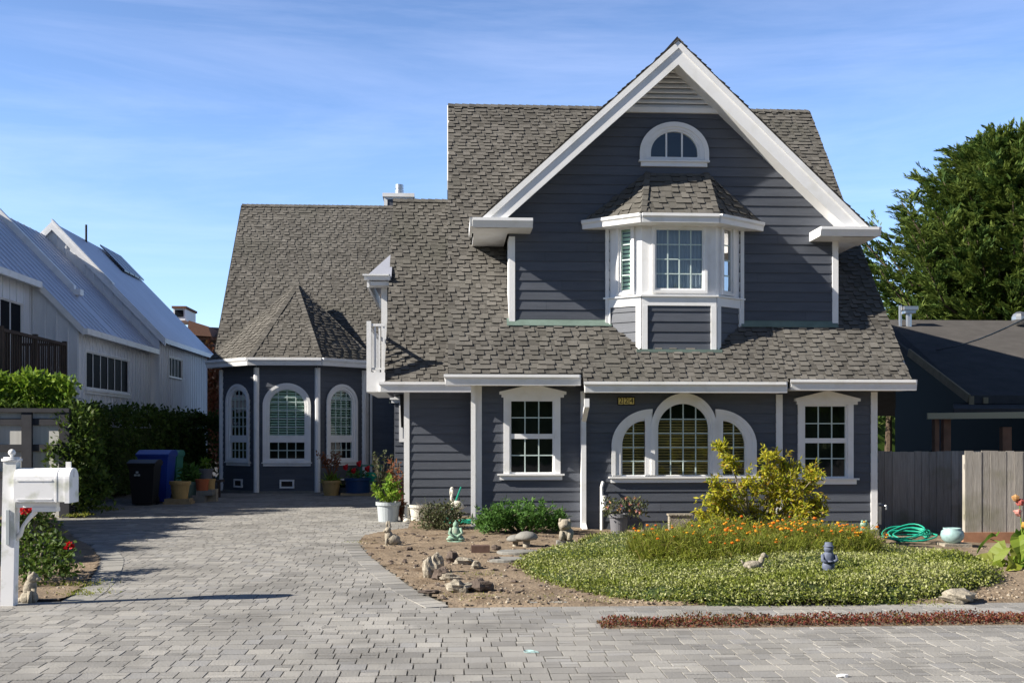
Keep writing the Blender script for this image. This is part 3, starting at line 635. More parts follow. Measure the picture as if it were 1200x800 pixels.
# rake boards + soffits + returns
def rake(E, sl, sx, lab=None):
    m = MB(); c2 = math.hypot(1, sl); h = .40
    tx, tz = GA.x, GA.z-.02
    ex = E.x; ez = E.z-.02
    e2 = ex+sx*.30
    p = [(ex, 19.80, ez), (tx, 19.80, tz), (tx, 19.80, tz-h*1.05), (ex+sx*.50, 19.80, ez+.50*sl-h), (ex+sx*.62, 19.80, ez-.05), (ex+sx*.02, 19.80, ez-.05)]
    m.prism(p, (0, .04, 0))
    q = [(ex, 19.775, ez), (tx, 19.775, tz), (tx, 19.775, tz-.13), (ex+sx*.1, 19.775, ez+.1*sl-.13)]; m.prism(q, (0, .024, 0))
    rb = m.build('rake_board', M['white'], house)
    s = MB(); s.prism([(ex+sx*.35, 19.84, ez+.35*sl-.30), (tx, 19.84, tz-.33), (tx, 19.84, tz-.30), (ex+sx*.35, 19.84, ez+.35*sl-.27)], (0, YG-19.84+.03, 0)); s.build('soffit', M['white'], rb)
    # frieze against the siding
    f = MB(FG); f.prism([(ex+sx*.55, 0, ez+.55*sl-.55), (tx, 0, tz-.55), (tx, 0, tz-.33), (ex+sx*.55, 0, ez+.55*sl-.33)], (0, .045, 0)); 
    r = MB(); x0, x1 = sorted((ex-sx*.03, ex+sx*1.04)); zt = ez+.115
    r.prism([(x0,19.70,zt),(x0,19.70,zt-.05),(x0,19.73,zt-.10),(x0,19.76,zt-.165),(x0,YG,zt-.165),(x0,YG,zt)], (x1-x0, 0, 0))
    xo = x0 if sx > 0 else x1
    r.prism([(xo,19.70,zt),(xo,YG+.5,zt),(xo,YG+.5,zt-.15),(xo,19.76,zt-.15)], (-sx*.05,0,0))
    r.box(*sorted((ex, ex+sx*.62)), YG, YG+1.5, zt-.165, zt-.13)
    r.build('eave_return', M['white'], house)
rake(GL, slL, 1); rake(GRt, slR, -1)
for X0_, X1_ in ((GX0-.01, GX0+.10), (GX1-.10, GX1+.01)):
    m = MB(); m.box(X0_, X1_, YG-.04, YG+.02, 3.66, 5.35); m.box(X0_ if X0_ < 3 else X1_-.03, X0_+.03 if X0_ < 3 else X1_, YG+.02, YG+.5, 3.8, 5.35); m.build('corner_board', M['white'], house)
for a, b in ((GX0-.05, PX(716,YG)), (PX(868,YG), GX1)):
    m = MB(); m.hexa([(a,YG-.09,main_z(YG-.09)+.045),(b,YG-.09,main_z(YG-.09)+.045),(b,YG,main_z(YG)+.02),(a,YG,main_z(YG)+.02),(a,YG-.09,main_z(YG-.09)+.055),(b,YG-.09,main_z(YG-.09)+.055),(b,YG,main_z(YG)+.085),(a,YG,main_z(YG)+.085)])
    m.build('flashing', M['flash'], house)
# --- bay window
YF_ = 19.94
bl, br = PX(752,YF_), PX(839,YF_); ol, orr = PX(711,YG), PX(869,YG)
bay = MB()
def seg(a, b): d = Vector((b[0]-a[0], b[1]-a[1])); return frame(a[0], a[1], math.atan2(d.y, d.x)), d.length
P0, P1, P2, P3 = (ol, YG+.02), (bl, YF_), (br, YF_), (orr, YG+.02)
zs0, zs1, ztop = PZ(795,357,YF_), PZ(795,346,YF_), PZ(795,261,YF_)
for i, (a, b) in enumerate(((P0, P1), (P1, P2), (P2, P3))):
    FR, ln = seg(a, b); w = MB(FR)
    zlow = (lambda t: 3.2) 
    yb = [a[1], b[1]]; zl = min(main_z(a[1]), main_z(b[1]))
    def ivb(z, a=a, b=b, ln=ln):
        lo, hi = .0, ln
        return [(lo, hi)]
    siding(w, ivb, zl-.05+.0, zs0, .185); w.build('wall', M['siding'], house, label='dark lap siding under the bay window')
    t = MB(FR); t.box(0, ln, 0, .035, zs0-.02, zs1-.03); t.box(-.03, ln+.03, 0, .075, zs1-.03, zs1)
    for u in (0, ln-.1): t.box(u-(.0), u+.1, .0, .04, zl-.03, zs0-.02)
    t.build('bay_trim', M['white'], house)
    # upper panelled wall with a window
    if i == 1: A = Arch(PX(769,YF_), PX(823,YF_), PZ(795,338,YF_), PZ(795,269.5,YF_)); A = Arch(A.u0-bl, A.u1-bl, A.z0, A.zs)
    else:
        c = ln*(.56 if i == 0 else .42); A = Arch(c-.10, c+.10, PZ(795,339,YF_), PZ(795,267,YF_))
    p = MB(FR); 
    for (u0, u1, q0, q1) in ((0, A.u0-.02, zs1, ztop), (A.u1+.02, ln, zs1, ztop), (A.u0-.02, A.u1+.02, zs1, A.z0-.02), (A.u0-.02, A.u1+.02, A.zs+.02, ztop)): p.box(u0, u1, -.03, 0, q0, q1)
    p.build('bay_panel', M['white'], house)
    h4 = [A.z0+(A.zs-A.z0)*k/4 for k in (1,2,3)]
    window(house, FR, [A], outer_w=.085, vm=(4 if i == 1 else 1,), rails=(h4,), glass='glass' if i == 1 else 'glass_green', blind=('curtain' if i == 1 else 'shutter', A.z0-.05, A.zs+.05), depth=.28, mw=.02, label=('square paned bay window front','',)[0] if i == 1 else None)
m = MB(); m.box(bl-.1, br+.1, YF_-.07, YF_-.005, main_z(YF_-.07)+.02, main_z(YF_-.07)+.075); m.build('flashing', M['flash'], house)
for X_ in (ol, orr): m = MB(); m.box(X_-.03, X_+.035, YG-.055, YG, 3.72, ztop); m.build('bay_corner', M['white'], house)
# bay roof
ye = 19.62; ze = PZ(795,250,ye)
e0, e1, e2, e3 = Vector((PX(684,YG),YG,ze)), Vector((PX(752,ye),ye,ze)), Vector((PX(842,ye),ye,ze)), Vector((PX(892,YG),YG,ze))
t1, t2 = Vector((PX(757,YG),YG,PZ(795,203,YG))), Vector((PX(829,YG),YG,PZ(795,203,YG)))
bs = MB(); bd = MB(); 
def face_shingle(mb, A, B, C, D, course=.155, dk=None):
    """shingle the planar quad A-B (eave) D-C (top)"""
    u = (B-A).normalized(); n = (B-A).cross(D-A if (D-A).length > (C-A).length*.0 else C-A)
    if n.length < 1e-5: n = (B-A).cross(C-A)
    n.normalize(); 
    if n.z < 0: n = -n
    v = n.cross(u); 
    if v.z < 0: v = -v
    Hh = (C-A).dot(v); dl = (D-A).dot(u); cr_ = (C-A).dot(u); ln = (B-A).length
    def iv(t): k = max(0, min(1, t/Hh)); return [(dl*k, ln+(cr_-ln)*k)]
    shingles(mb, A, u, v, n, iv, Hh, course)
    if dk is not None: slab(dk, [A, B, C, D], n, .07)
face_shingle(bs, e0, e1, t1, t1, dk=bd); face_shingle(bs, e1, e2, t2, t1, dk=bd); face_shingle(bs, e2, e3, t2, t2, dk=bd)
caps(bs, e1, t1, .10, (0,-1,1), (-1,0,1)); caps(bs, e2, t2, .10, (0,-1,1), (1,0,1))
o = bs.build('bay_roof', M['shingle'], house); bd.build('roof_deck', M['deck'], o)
m = MB()
for a, b in ((e0, e1), (e1, e2), (e2, e3)):
    FR, ln = seg(a, b); t = MB(FR); t.prism([(0,0,ze-.17),(0,.05,ze-.17),(0,.06,ze-.09),(0,.09,ze-.06),(0,.09,ze-.01),(0,0,ze-.01)], (ln,0,0)); m.v += []; 
    k = len(m.v); m.v += t.v; m.f += [tuple(i+k for i in f) for f in t.f]; m.r += t.r
m.prism([e0-Vector((0,0,.17)), e1-Vector((0,0,.17)), e2-Vector((0,0,.17)), e3-Vector((0,0,.17))], (0,0,.03)); m.build('bay_eave', M['white'], house)
# --- lower left roof (over panel A) and side balcony
SA = 1.18; ca_ = math.hypot(1, SA); eA = 22.0; XAl = PX(450, 22.0)
VA = Vector((0,1,SA))/ca_; NA = Vector((0,-SA,1))/ca_; zA = PZ(500,447.5,eA); YTA = 25.7; ZTA = zA+SA*(YTA-eA)
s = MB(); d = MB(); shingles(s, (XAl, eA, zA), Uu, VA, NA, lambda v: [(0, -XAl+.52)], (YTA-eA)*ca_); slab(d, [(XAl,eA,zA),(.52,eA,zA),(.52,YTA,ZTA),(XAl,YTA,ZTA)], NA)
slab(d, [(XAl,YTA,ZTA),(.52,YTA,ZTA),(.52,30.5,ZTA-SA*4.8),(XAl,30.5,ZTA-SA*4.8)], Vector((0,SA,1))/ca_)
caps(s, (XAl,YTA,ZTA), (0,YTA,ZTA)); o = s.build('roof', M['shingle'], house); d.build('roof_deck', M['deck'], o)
gtA = gutter(house, frame(0, eA+.02), PX(446,eA), XB0-.02, zA+.0, 0, .20); m = MB(); m.box(PX(446,eA), .48, eA+.03, YA+.02, zA-.19, zA-.155); m.build('soffit', M['white'], gtA)
m = MB(); bx0, bx1 = PX(429.5,22.0), XAl+.02; byb = 25.5; zf0, zf1 = PZ(440,459,22), PZ(440,436,22); zr = PZ(440,379,22)
m.box(bx0, bx1, 22.0, byb, zf0, zf1); bal = m.build('balcony', M['white'], house)
m = MB(); m.box(bx0, bx0+.09, 22.0, 22.09, zf1, zr+.05); m.box(bx0, bx1, 22.01, 22.08, zr-.05, zr); m.box(bx0, bx1, 22.02, 22.06, zf1+.05, zf1+.09); m.box(bx0, bx0+.07, 22.09, byb, zr-.05, zr); m.box(bx0+.02, bx0+.05, 22.09, byb, zf1+.05, zf1+.09)
for u in (.15, .235, .32): m.box(bx0+u, bx0+u+.035, 22.025, 22.055, zf1+.05, zr-.02)
y = 22.2
while y < byb: m.box(bx0+.02, bx0+.05, y, y+.035, zf1+.05, zr-.02); y += .12
m.build('railing', M['white'], bal)
# upstairs bump behind the lower roof, with its own small hip roof
m = MB(frame(0, 24.3)); x0 = PX(448, 24.3); siding(m, lambda z: [(x0, XAl+.05)], zf1, PZ(440,332,24.3)); m.build('wall', M['siding'], house)
m = MB(frame(x0, 28, R(-90))); siding(m, lambda z: [(0, 3.7)], zf1, PZ(440,332,24.3)); m.build('wall', M['siding'], house)
m = MB(); m.box(x0-.02, x0+.11, 24.26, 24.31, zf1, PZ(440,332,24.3)); m.build('corner_board', M['white'], house)
ze2 = PZ(440,323,23.9); h0, h1 = PX(430,23.9), XAl+1.0; m = MB(); 
h1 = XAl+.05; m.prism([(h0,23.9,ze2),(h1,23.9,ze2),(h1,24.6,ze2+.62)], (0,0,-.05)); m.prism([(h0,23.9,ze2),(h1,24.6,ze2+.62),(h1,27.5,ze2+.62),(h0,27.5,ze2)], (0,0,-.04)); m.build('roof', M['metalroof'], house, label='small pale grey hip roof above the side balcony')
gutter(house, frame(0, 23.92), PX(427,23.9), XAl+.03, ze2+.02, 0, .12); m = MB(); m.box(h0, XAl+.03, 23.93, 24.35, ze2-.2, ze2-.12); m.box(h0, h0+.05, 23.9, 28, ze2-.25, ze2); m.build('soffit', M['white'], house)
# --- left wing
YW = 34.1; eW = 33.7; SW = 1.222; cw = math.hypot(1, SW); zW = PZ(300,419,eW); YWR = 38.2; ZWR = zW+SW*(YWR-eW); XW0 = PX(251, eW); XW1 = .3
VW = Vector((0,1,SW))/cw; NW = Vector((0,-SW,1))/cw
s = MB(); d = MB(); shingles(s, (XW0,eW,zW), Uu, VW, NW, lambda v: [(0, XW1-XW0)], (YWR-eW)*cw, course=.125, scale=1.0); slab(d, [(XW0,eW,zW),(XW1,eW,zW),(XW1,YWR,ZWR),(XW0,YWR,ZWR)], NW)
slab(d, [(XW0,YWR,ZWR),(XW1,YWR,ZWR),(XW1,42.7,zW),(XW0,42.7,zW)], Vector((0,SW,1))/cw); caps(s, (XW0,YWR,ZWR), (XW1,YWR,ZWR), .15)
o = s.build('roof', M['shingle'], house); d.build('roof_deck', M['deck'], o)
m = MB(); m.hexa([(XW0-.03,eW,zW-.22),(XW0,eW,zW-.22),(XW0,YWR,ZWR-.22),(XW0-.03,YWR,ZWR-.22),(XW0-.03,eW,zW-.01),(XW0,eW,zW-.01),(XW0,YWR,ZWR-.01),(XW0-.03,YWR,ZWR-.01)]); m.build('rake_board', M['deck'], house)
m = MB(frame(0, YW)); siding(m, lambda z: [(XW0+.2, XW1)], 0, zW+.2); m.build('wall', M['siding'], house)
m = MB(frame(XW0+.2, 42.3, R(-90))); siding(m, lambda z: [(0, 8.2)], 0, zW); siding(m, lambda z: [((z-zW)/SW, 8.2-(z-zW)/SW)], zW, ZWR-.3); m.build('wall', M['siding'], house)
m = MB(); m.box(XW1-.1, XW1, YA+.3, YW, 0, 3.0); m.build('porch_wall', M['siding'], house)
m = MB(); m.box(XA0-.6, XW1, YA+.25, YW, 2.78, 2.86); m.build('porch_ceiling', M['siding'], house)
# porch window frame peeping behind the corner post
FP = frame(0, 30.0); A = Arch(PX(473.5,30), PX(473.5,30)+.8, PZ(470,512,30), PZ(470,474,30)); window(house, FP, [A], outer_w=.13, vm=(2,), rails=([1.9],), head=(PX(457,30), PX(457,30)+1.6, PZ(470,472,30), PZ(470,466,30), PZ(470,461,30)), glass='glass_dark')
m = MB(FP); siding(m, lambda z: [(PX(462,30), XW1)], 0, 3.2); m.build('wall', M['siding'], house)
m = MB(frame(PX(462,30), YW, R(-90))); siding(m, lambda z: [(0, 4.1)], 0, 3.2); m.build('wall', M['siding'], house)
# --- turret bay
CX = -4.66; side = 1.75; YT = 32.5; dd = side*.7071
V = [(CX-side/2-dd, YW+.05), (CX-side/2-dd, YT+dd), (CX-side/2, YT), (CX+side/2, YT), (CX+side/2+dd, YT+dd), (CX+side/2+dd, YW+.05)]
zT = PZ(340,430,YT-.3)
for i in range(5):
    FR, ln = seg(V[i], V[i+1]); w = MB(FR); hs = []
    if i in (1,2,3):
        c = ln/2; hw = .50 if i == 2 else .40; zt0, ztm0, ztm1, zt1 = PZ(340,537,YT), PZ(340,518,YT), PZ(340,510,YT), PZ(340,456.5,YT)
        UP = Arch(c-hw, c+hw, ztm1, zt1-hw*.92, hw*.92); LO = Arch(c-hw, c+hw, zt0, ztm0)
        hs = [Arch(c-hw-.03, c+hw+.03, zt0-.03, zt1-hw*.92, hw*.92+.03)]
    siding(w, holes(0, ln, hs), .08, zT+.1, .178); w.build('wall', M['siding'], house)
    if hs:
        O = Arch(c-hw-.17, c+hw+.17, zt0-.12, UP.zs, UP.rz+.17)
        full = Arch(c-hw, c+hw, zt0, UP.zs, UP.rz)
        ww = window(house, FR, [full], outer=[O], vm=(4,), rails=([zt0+(ztm0-zt0)*.5]+[ztm1+(UP.zs+.1-ztm1)*k/4 for k in (1,2,3,4)]+[zt1-.22],), glass='glass_green', blind=('shutter', ztm1, zt1+.1), sill=(c-hw-.22, c+hw+.22, zt0-.11), depth=.6, mw=.026,
               label=['', 'left arched window of the polygonal bay', 'middle arched window of the polygonal bay', 'right arched window of the polygonal bay'][i])
        rb = MB(FR); rb.box(c-hw-.03, c+hw+.03, -.045, .026, ztm0-.005, ztm1+.005); rb.build('meeting_rail', M['white'], ww)
        am = MB(FR); ring(am, O.grow(.02), O.grow(-.06), .05, .08); am.build('arch_moulding', M['white'], ww)
        vt = MB(FR); va = Arch(c-.16, c+.16, .22, .37); ring(vt, va.grow(.05), va, 0, .05); vt.build('crawl_vent', M['white'], house); vt = MB(FR); vt.poly([(c-.16,.028,.22),(c+.16,.028,.22),(c+.16,.028,.37),(c-.16,.028,.37)]); vt.build('vent_screen', M['interior'], house)
    f = MB(FR); f.box(-.02, ln+.02, -.2, .03, -.05, .09); f.build('foundation', M['concrete'], house)
for i, (vx, vy) in enumerate(V[1:5]):
    m = MB(); m.lathe([(.085,.05),(.085,zT)], (vx, vy, 0), 8, a0=PI/8); m.build('corner_board', M['white'], house)
m = MB(); m.box(V[5][0]-.02, V[5][0]+.13, YW-.1, YW, 0, zT); m.box(V[5][0]+.17, V[5][0]+.24, YW-.08, YW-.0, 0, zT); m.build('corner_board', M['white'], house)
def octo(off):
    s2 = side+2*off*math.tan(PI/8); d2 = s2*.7071; Y0 = YT-off
    return [Vector((CX-s2/2-d2, YW, 0)), Vector((CX-s2/2-d2, Y0+d2, 0)), Vector((CX-s2/2, Y0, 0)), Vector((CX+s2/2, Y0, 0)), Vector((CX+s2/2+d2, Y0+d2, 0)), Vector((CX+s2/2+d2, YW, 0))]
oc = octo(.38); zTe = PZ(340,419,YT-.38)
pk = Vector((CX, YT+dd+side/2, PZ(350,333,YT+dd+side/2)))
m = MB()
for i in range(5):
    FR, ln = seg(oc[i], oc[i+1]); t = MB(FR); t.prism([(0,-.02,zTe-.22),(0,.05,zTe-.22),(0,.07,zTe-.12),(0,.11,zTe-.07),(0,.11,zTe-.0),(0,-.02,zTe-.0)], (ln,0,0))
    k = len(m.v); m.v += t.v; m.f += [tuple(q+k for q in f) for f in t.f]; m.r += t.r
m.build('gutter', M['white'], house); m = MB(); m.prism([p+Vector((0,0,zTe-.2)) for p in oc], (0,0,.05)); m.build('soffit', M['white'], house)
s = MB(); d = MB(); E = [p+Vector((0,0,zTe)) for p in oc]
E[0].y = YW+.6; E[5].y = YW+.6
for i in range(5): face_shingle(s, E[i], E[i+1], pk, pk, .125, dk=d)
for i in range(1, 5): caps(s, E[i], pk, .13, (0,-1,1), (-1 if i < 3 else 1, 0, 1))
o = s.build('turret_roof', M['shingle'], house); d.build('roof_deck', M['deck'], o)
# chimney behind the wing ridge
m = MB(); Yc = 39.2; x0, x1 = PX(450,Yc), PX(484,Yc); zc = PZ(460,231,Yc)
m.box(x0+.05, x1-.05, Yc, Yc+.8, 8, zc); ch = m.build('chimney', M['siding'], house, label='white trimmed square chimney with a metal cap')
m = MB(); m.box(x0-.05, x1+.05, Yc-.08, Yc+.9, zc, zc+.13); m.box(x0, x0+.12, Yc-.02, Yc+.02, 8, zc); m.box(x1-.12, x1, Yc-.02, Yc+.02, 8, zc); m.box(x0+.12, x1-.12, Yc-.02, Yc+.02, zc-.08, zc); m.build('chimney_trim', M['white'], ch)
m = MB(); xm = PX(467.5,Yc); m.lathe([(.08,zc+.13),(.08,zc+.2),(.16,zc+.2),(.16,zc+.33),(.13,zc+.34),(.13,zc+.38),(.15,zc+.38),(.15,zc+.52),(.0,zc+.53)], (xm,Yc+.4,0), 16); m.build('flue_cap', M['metal'], ch, smooth=False)
# house number plaque: brass tiles with dark figures
a = at(725, 470, YC); t = MB(FC); xn = PX(724,YC)
t.box(xn-.01, PX(743,YC)+.01, .02, .035, PZ(733,474,YC)-.01, PZ(733,465.5,YC)+.01); pl = t.build('house_number', M['ink'], house)
w = (PX(743,YC)-xn)/3; zn0, zn1 = PZ(733,473.5,YC), PZ(733,466,YC)
for i, ch_ in enumerate('224'):
    t = MB(FC); t.box(xn+i*w+.006, xn+(i+1)*w-.006, .035, .04, zn0, zn1); t.build('number_tile', M['gold'], pl)
    cu = bpy.data.curves.new('digit', 'FONT'); cu.body = ch_; cu.size = .14; cu.extrude = .002; cu.align_x = 'CENTER'; cu.align_y = 'CENTER'
    tmp = bpy.data.objects.new('tmp', cu); COL.objects.link(tmp); bpy.context.view_layer.update()
    me = bpy.data.meshes.new_from_object(tmp.evaluated_get(bpy.context.evaluated_depsgraph_get())); bpy.data.objects.remove(tmp)
    me.transform(Matrix.Translation((xn+(i+.5)*w, YC-.043, (zn0+zn1)/2)) @ Matrix.Rotation(R(90), 4, 'X')); me.materials.clear(); me.materials.append(M['ink'])
    dg = bpy.data.objects.new('digit', me); COL.objects.link(dg); dg.parent = pl
# electricity meter box on the wall between the big window and the right window
m = MB(FC); m.box(PX(893,YC), PX(908,YC), .02, .12, PZ(900,560,YC), PZ(900,525,YC)); m.box(PX(892,YC), PX(909,YC), .02, .14, PZ(900,525,YC), PZ(900,523,YC)); m.build('meter_box', M['siding'], house)
# grey standpipe on wall
m = MB(); xp = PX(705,19.85); m.tube([(xp,19.85,-.2),(xp,19.85,PZ(705,570,19.85)),(xp+.03,19.9,PZ(705,566,19.85)+.02)], .028); m.tube([(xp+.045,19.84,.9*.4),(xp+.045,19.84,.62)], .04); m.build('standpipe', M['white'], house)
# tap by the right corner
m = MB(); xq = PX(1031,YD+.1); m.box(xq-.03, xq+.03, YD+.1, YD+.16, .05, .45); m.tube([(xq,YD+.1,.4),(xq+.08,YD+.0,.4),(xq+.08,YD,.33)], .02); m.build('garden_tap', M['metal'], house)
# ================================================================ LEFT NEIGHBOUR (white boarded house with metal roofs)
nb = thing('white_boarded_house', 'white board and batten house with pale blue grey roofs behind the left hedge', 'house', (-11, 33, 0))
def bb_wall(x0, y0, ang, ln, ivtop, z0=0, hs=(), step=.3, name='wall'):
    """board and batten wall; ivtop(u) gives the top height"""
    m = MB(frame(x0, y0, ang)); n = max(1, int(ln/.1)); 
    for i in range(n):
        ua, ub = ln*i/n, ln*(i+1)/n; segs = [(z0, None)]
        zs_ = [z0]
        cut = [h for h in hs if h.u0 < (ua+ub)/2 < h.u1]
        ta, tb = ivtop(ua), ivtop(ub)
        if cut: h = cut[0]; m.poly([(ua,0,z0),(ub,0,z0),(ub,0,h.z0),(ua,0,h.z0)], .5); m.poly([(ua,0,h.zs),(ub,0,h.zs),(ub,0,tb),(ua,0,ta)], .5)
        else: m.poly([(ua,0,z0),(ub,0,z0),(ub,0,tb),(ua,0,ta)], .5)
    u = .05
    while u < ln:
        cut = [h for h in hs if h.u0-.05 < u < h.u1+.05]
        if cut: h = cut[0]; m.box(u-.022, u+.022, 0, .025, z0, h.z0); m.box(u-.022, u+.022, 0, .025, h.zs, ivtop(u)-.01)
        else: m.box(u-.022, u+.022, 0, .025, z0, ivtop(u)-.01)
        u += step
    return m.build(name, M['batten'], nb)
TN = 1.036; NE, NR_, NZ = -9.6, -13.2, 4.53          # extension eave x, ridge x, eave height
def n1z(x): return NZ+TN*(NE-x)
YS, Y1a, Y1b, Y2b = 23.6, 29.9, 37.2, 44.9
m = MB(); t = .14
def rslab(mb, xa, xb, ya, yb, fz, t=.14): mb.prism([(xa,ya,fz(xa)),(xb,ya,fz(xb)),(xb,ya,fz(xb)-t),(xa,ya,fz(xa)-t)], (0, yb-ya, 0), .5)
rslab(m, NR_, -10.76, YS, Y1a, n1z); rslab(m, NR_, NE, Y1a+.002, Y1b, n1z)
bz = lambda x: n1z(2*NR_-x); rslab(m, -17.5, NR_-.002, YS, Y1b, bz)
r1 = m.build('roof', M['metalroof'], nb)
m = MB()                                             # standing seams and the raised white kerb on the roof
y = YS+.3
while y < Y1b-.1:
    xe = -10.76 if y < Y1a else NE
    if abs(y-33.) > .2: m.hexa([(NR_,y-.012,n1z(NR_)),(xe,y-.012,n1z(xe)),(xe,y+.012,n1z(xe)),(NR_,y+.012,n1z(NR_)),(NR_,y-.012,n1z(NR_)+.025),(xe,y-.012,n1z(xe)+.025),(xe,y+.012,n1z(xe)+.025),(NR_,y+.012,n1z(NR_)+.025)])
    y += .5
m.build('roof_seam', M['metalroof'], r1)
m = MB(); xa, xb = -13.0, -10.85; m.hexa([(xa,32.9,n1z(xa)),(xb,32.9,n1z(xb)),(xb,33.1,n1z(xb)),(xa,33.1,n1z(xa)),(xa,32.9,n1z(xa)+.24),(xb,32.9,n1z(xb)+.24),(xb,33.1,n1z(xb)+.24),(xa,33.1,n1z(xa)+.24)]); m.box(xb-.1, xb+.2, 32.85, 33.15, n1z(xb)-.05, n1z(xb)+.12); m.build('roof_kerb', M['white'], nb)
m = MB()
def fasc(x0, x1, y, fz, h=.2, w=.03): m.hexa([(x0,y-w,fz(x0)-h),(x1,y-w,fz(x1)-h),(x1,y,fz(x1)-h),(x0,y,fz(x0)-h),(x0,y-w,fz(x0)+.01),(x1,y-w,fz(x1)+.01),(x1,y,fz(x1)+.01),(x0,y,fz(x0)+.01)])
fasc(-10.76, NE, Y1a, n1z); fasc(NR_, -10.76, YS, n1z); m.box(NE, NE+.1, Y1a, Y1b, NZ-.16, NZ); m.box(-10.76, -10.66, YS, Y1a-.03, n1z(-10.76)-.16, n1z(-10.76)); m.build('fascia', M['white'], nb)
WX1, WX0 = -9.8, -11.0
ewin = Arch(Y1a, Y1a, 0, 0)
def yof(px, X): return (F*X/(px-525.)) if True else 0
wy0, wy1 = yof(109, WX1), yof(157, WX1)
ewin = Arch(wy0-30.0, wy1-30.0, 3.02, 3.95)
bb_wall(WX1, 30.0, R(90), Y1b-30.0, lambda u: n1z(WX1), 0, [ewin])
bb_wall(WX0, 30.0, 0, WX1-WX0, lambda u: n1z(WX0+u)-.02)
dwin = Arch(27.9-24.0, 29.3-24.0, 2.95, 5.05)
bb_wall(WX0, 24.0, R(90), 5.99, lambda u: n1z(WX0), 0, [dwin], step=.45)
bb_wall(-17.0, 24.0, 0, 6.0, lambda u: min(n1z(-17+u), bz(-17+u))-.02)
window(nb, frame(WX1, 30.0, R(90)), [ewin], vm=(6,), rails=([],), outer_w=.07, glass='glass_dark', mw=.035, munt='white', label='wide window of six narrow panes', sill=(ewin.u0-.12, ewin.u1+.12, ewin.z0-.08))
window(nb, frame(WX0, 24.0, R(90)), [dwin], vm=(2,), rails=([],), outer_w=.05, glass='glass_dark', mw=.06, munt='white', label='glazed balcony door')
# second block
E2, R2, Z2 = -9.3, -12.96, 4.9; 
def n2z(x): return Z2+TN*(E2-x)
m = MB(); rslab(m, R2, E2, Y1b, Y2b, n2z, .16); rslab(m, -16.8, R2-.002, Y1b, Y2b, lambda x: n2z(2*R2-x), .16); r2 = m.build('roof', M['metalroof'], nb)
m = MB(); fasc(R2, E2, Y1b-.01, n2z, .26, .05); fasc(-16.8, R2, Y1b-.01, lambda x: n2z(2*R2-x), .26, .05); m.build('barge_board', M['white'], nb)
m = MB(); m.hexa([(R2,Y1b-.1,n2z(R2)+.02),(-11.0,Y1b-.1,n2z(-11)+.02),(-11.0,Y1b+.16,n2z(-11)+.02),(R2,Y1b+.16,n2z(R2)+.02),(R2,Y1b-.1,n2z(R2)+.1),(-11.0,Y1b-.1,n2z(-11)+.06),(-11.0,Y1b+.16,n2z(-11)+.06),(R2,Y1b+.16,n2z(R2)+.1)]); m.build('barge_flashing', M['white'], nb)
w2 = Arch(yof(203, -9.55)-38.0, yof(217.5, -9.55)-38.0, 4.0-.25, 4.36)
bb_wall(-9.55, Y1b+.1, R(90), Y2b-Y1b-.3, lambda u: n2z(-9.55)-.05, 0, [Arch(w2.u0+.7, w2.u1+.7, w2.z0, w2.zs)])
window(nb, frame(-9.55, Y1b+.8, R(90)), [Arch(w2.u0, w2.u1, w2.z0, w2.zs)], vm=(4,), rails=([],), outer_w=.06, glass='glass_dark', mw=.04, munt='white')
bb_wall(-16.2, Y1b+.1, 0, 6.65, lambda u: min(n2z(-16.2+u), n2z(2*R2+16.2-u))-.05)
m = MB(); y0, x0 = 41.3, -12.5
for k in range(4):
    ya = 42.0+k*.62*1.1; 
    for (xa, xb) in ((-12.9, -12.0),): m.hexa([(xa,ya,n2z(xa)+.1),(xb,ya,n2z(xb)+.1),(xb,ya+.6,n2z(xb)+.1),(xa,ya+.6,n2z(xa)+.1),(xa,ya,n2z(xa)+.16),(xb,ya,n2z(xb)+.16),(xb,ya+.6,n2z(xb)+.16),(xa,ya+.6,n2z(xa)+.16)])
m.build('solar_collector', M['solar'], nb)
m = MB(); m.tube([(R2+.1,40.3,n2z(R2+.1)-.1),(R2+.1,40.3,n2z(R2)+.5)], .04); m.build('vent_pipe', M['blackp'], nb)
# balcony
bx0, bx1, by0, by1 = -10.98, -9.75, 24.9, 28.95
m = MB(); m.box(bx0, bx1, by0, by1, 2.50, 2.68); m.box(bx0, bx1+.12, by0-.1, by0, 2.25, 2.68); m.box(bx1, bx1+.1, by0, by1+.2, 2.2, 2.68); bal = m.build('balcony', M['brown'], nb)
m = MB()
y = by0
while y <= by1: m.box(bx1-.03, bx1, y, y+.035, 2.68, 4.0); y += .14
x = bx0+.1
while x < bx1: m.box(x, x+.035, by0, by0+.03, 2.68, 4.0); m.box(x, x+.035, by1-.03, by1, 2.68, 4.0); x += .14
m.box(bx1-.05, bx1+.03, by0, by1, 3.98, 4.05); m.box(bx0, bx1, by0-.02, by0+.05, 3.98, 4.05); m.box(bx0, bx1, by1-.05, by1+.02, 3.98, 4.05)
for (px_, py_) in ((bx1, by0), (bx1, by1), (bx1, (by0+by1)/2)): m.box(px_-.08, px_+.02, py_-.04, py_+.06, 2.68, 4.1)
m.build('railing', M['brown'], bal)

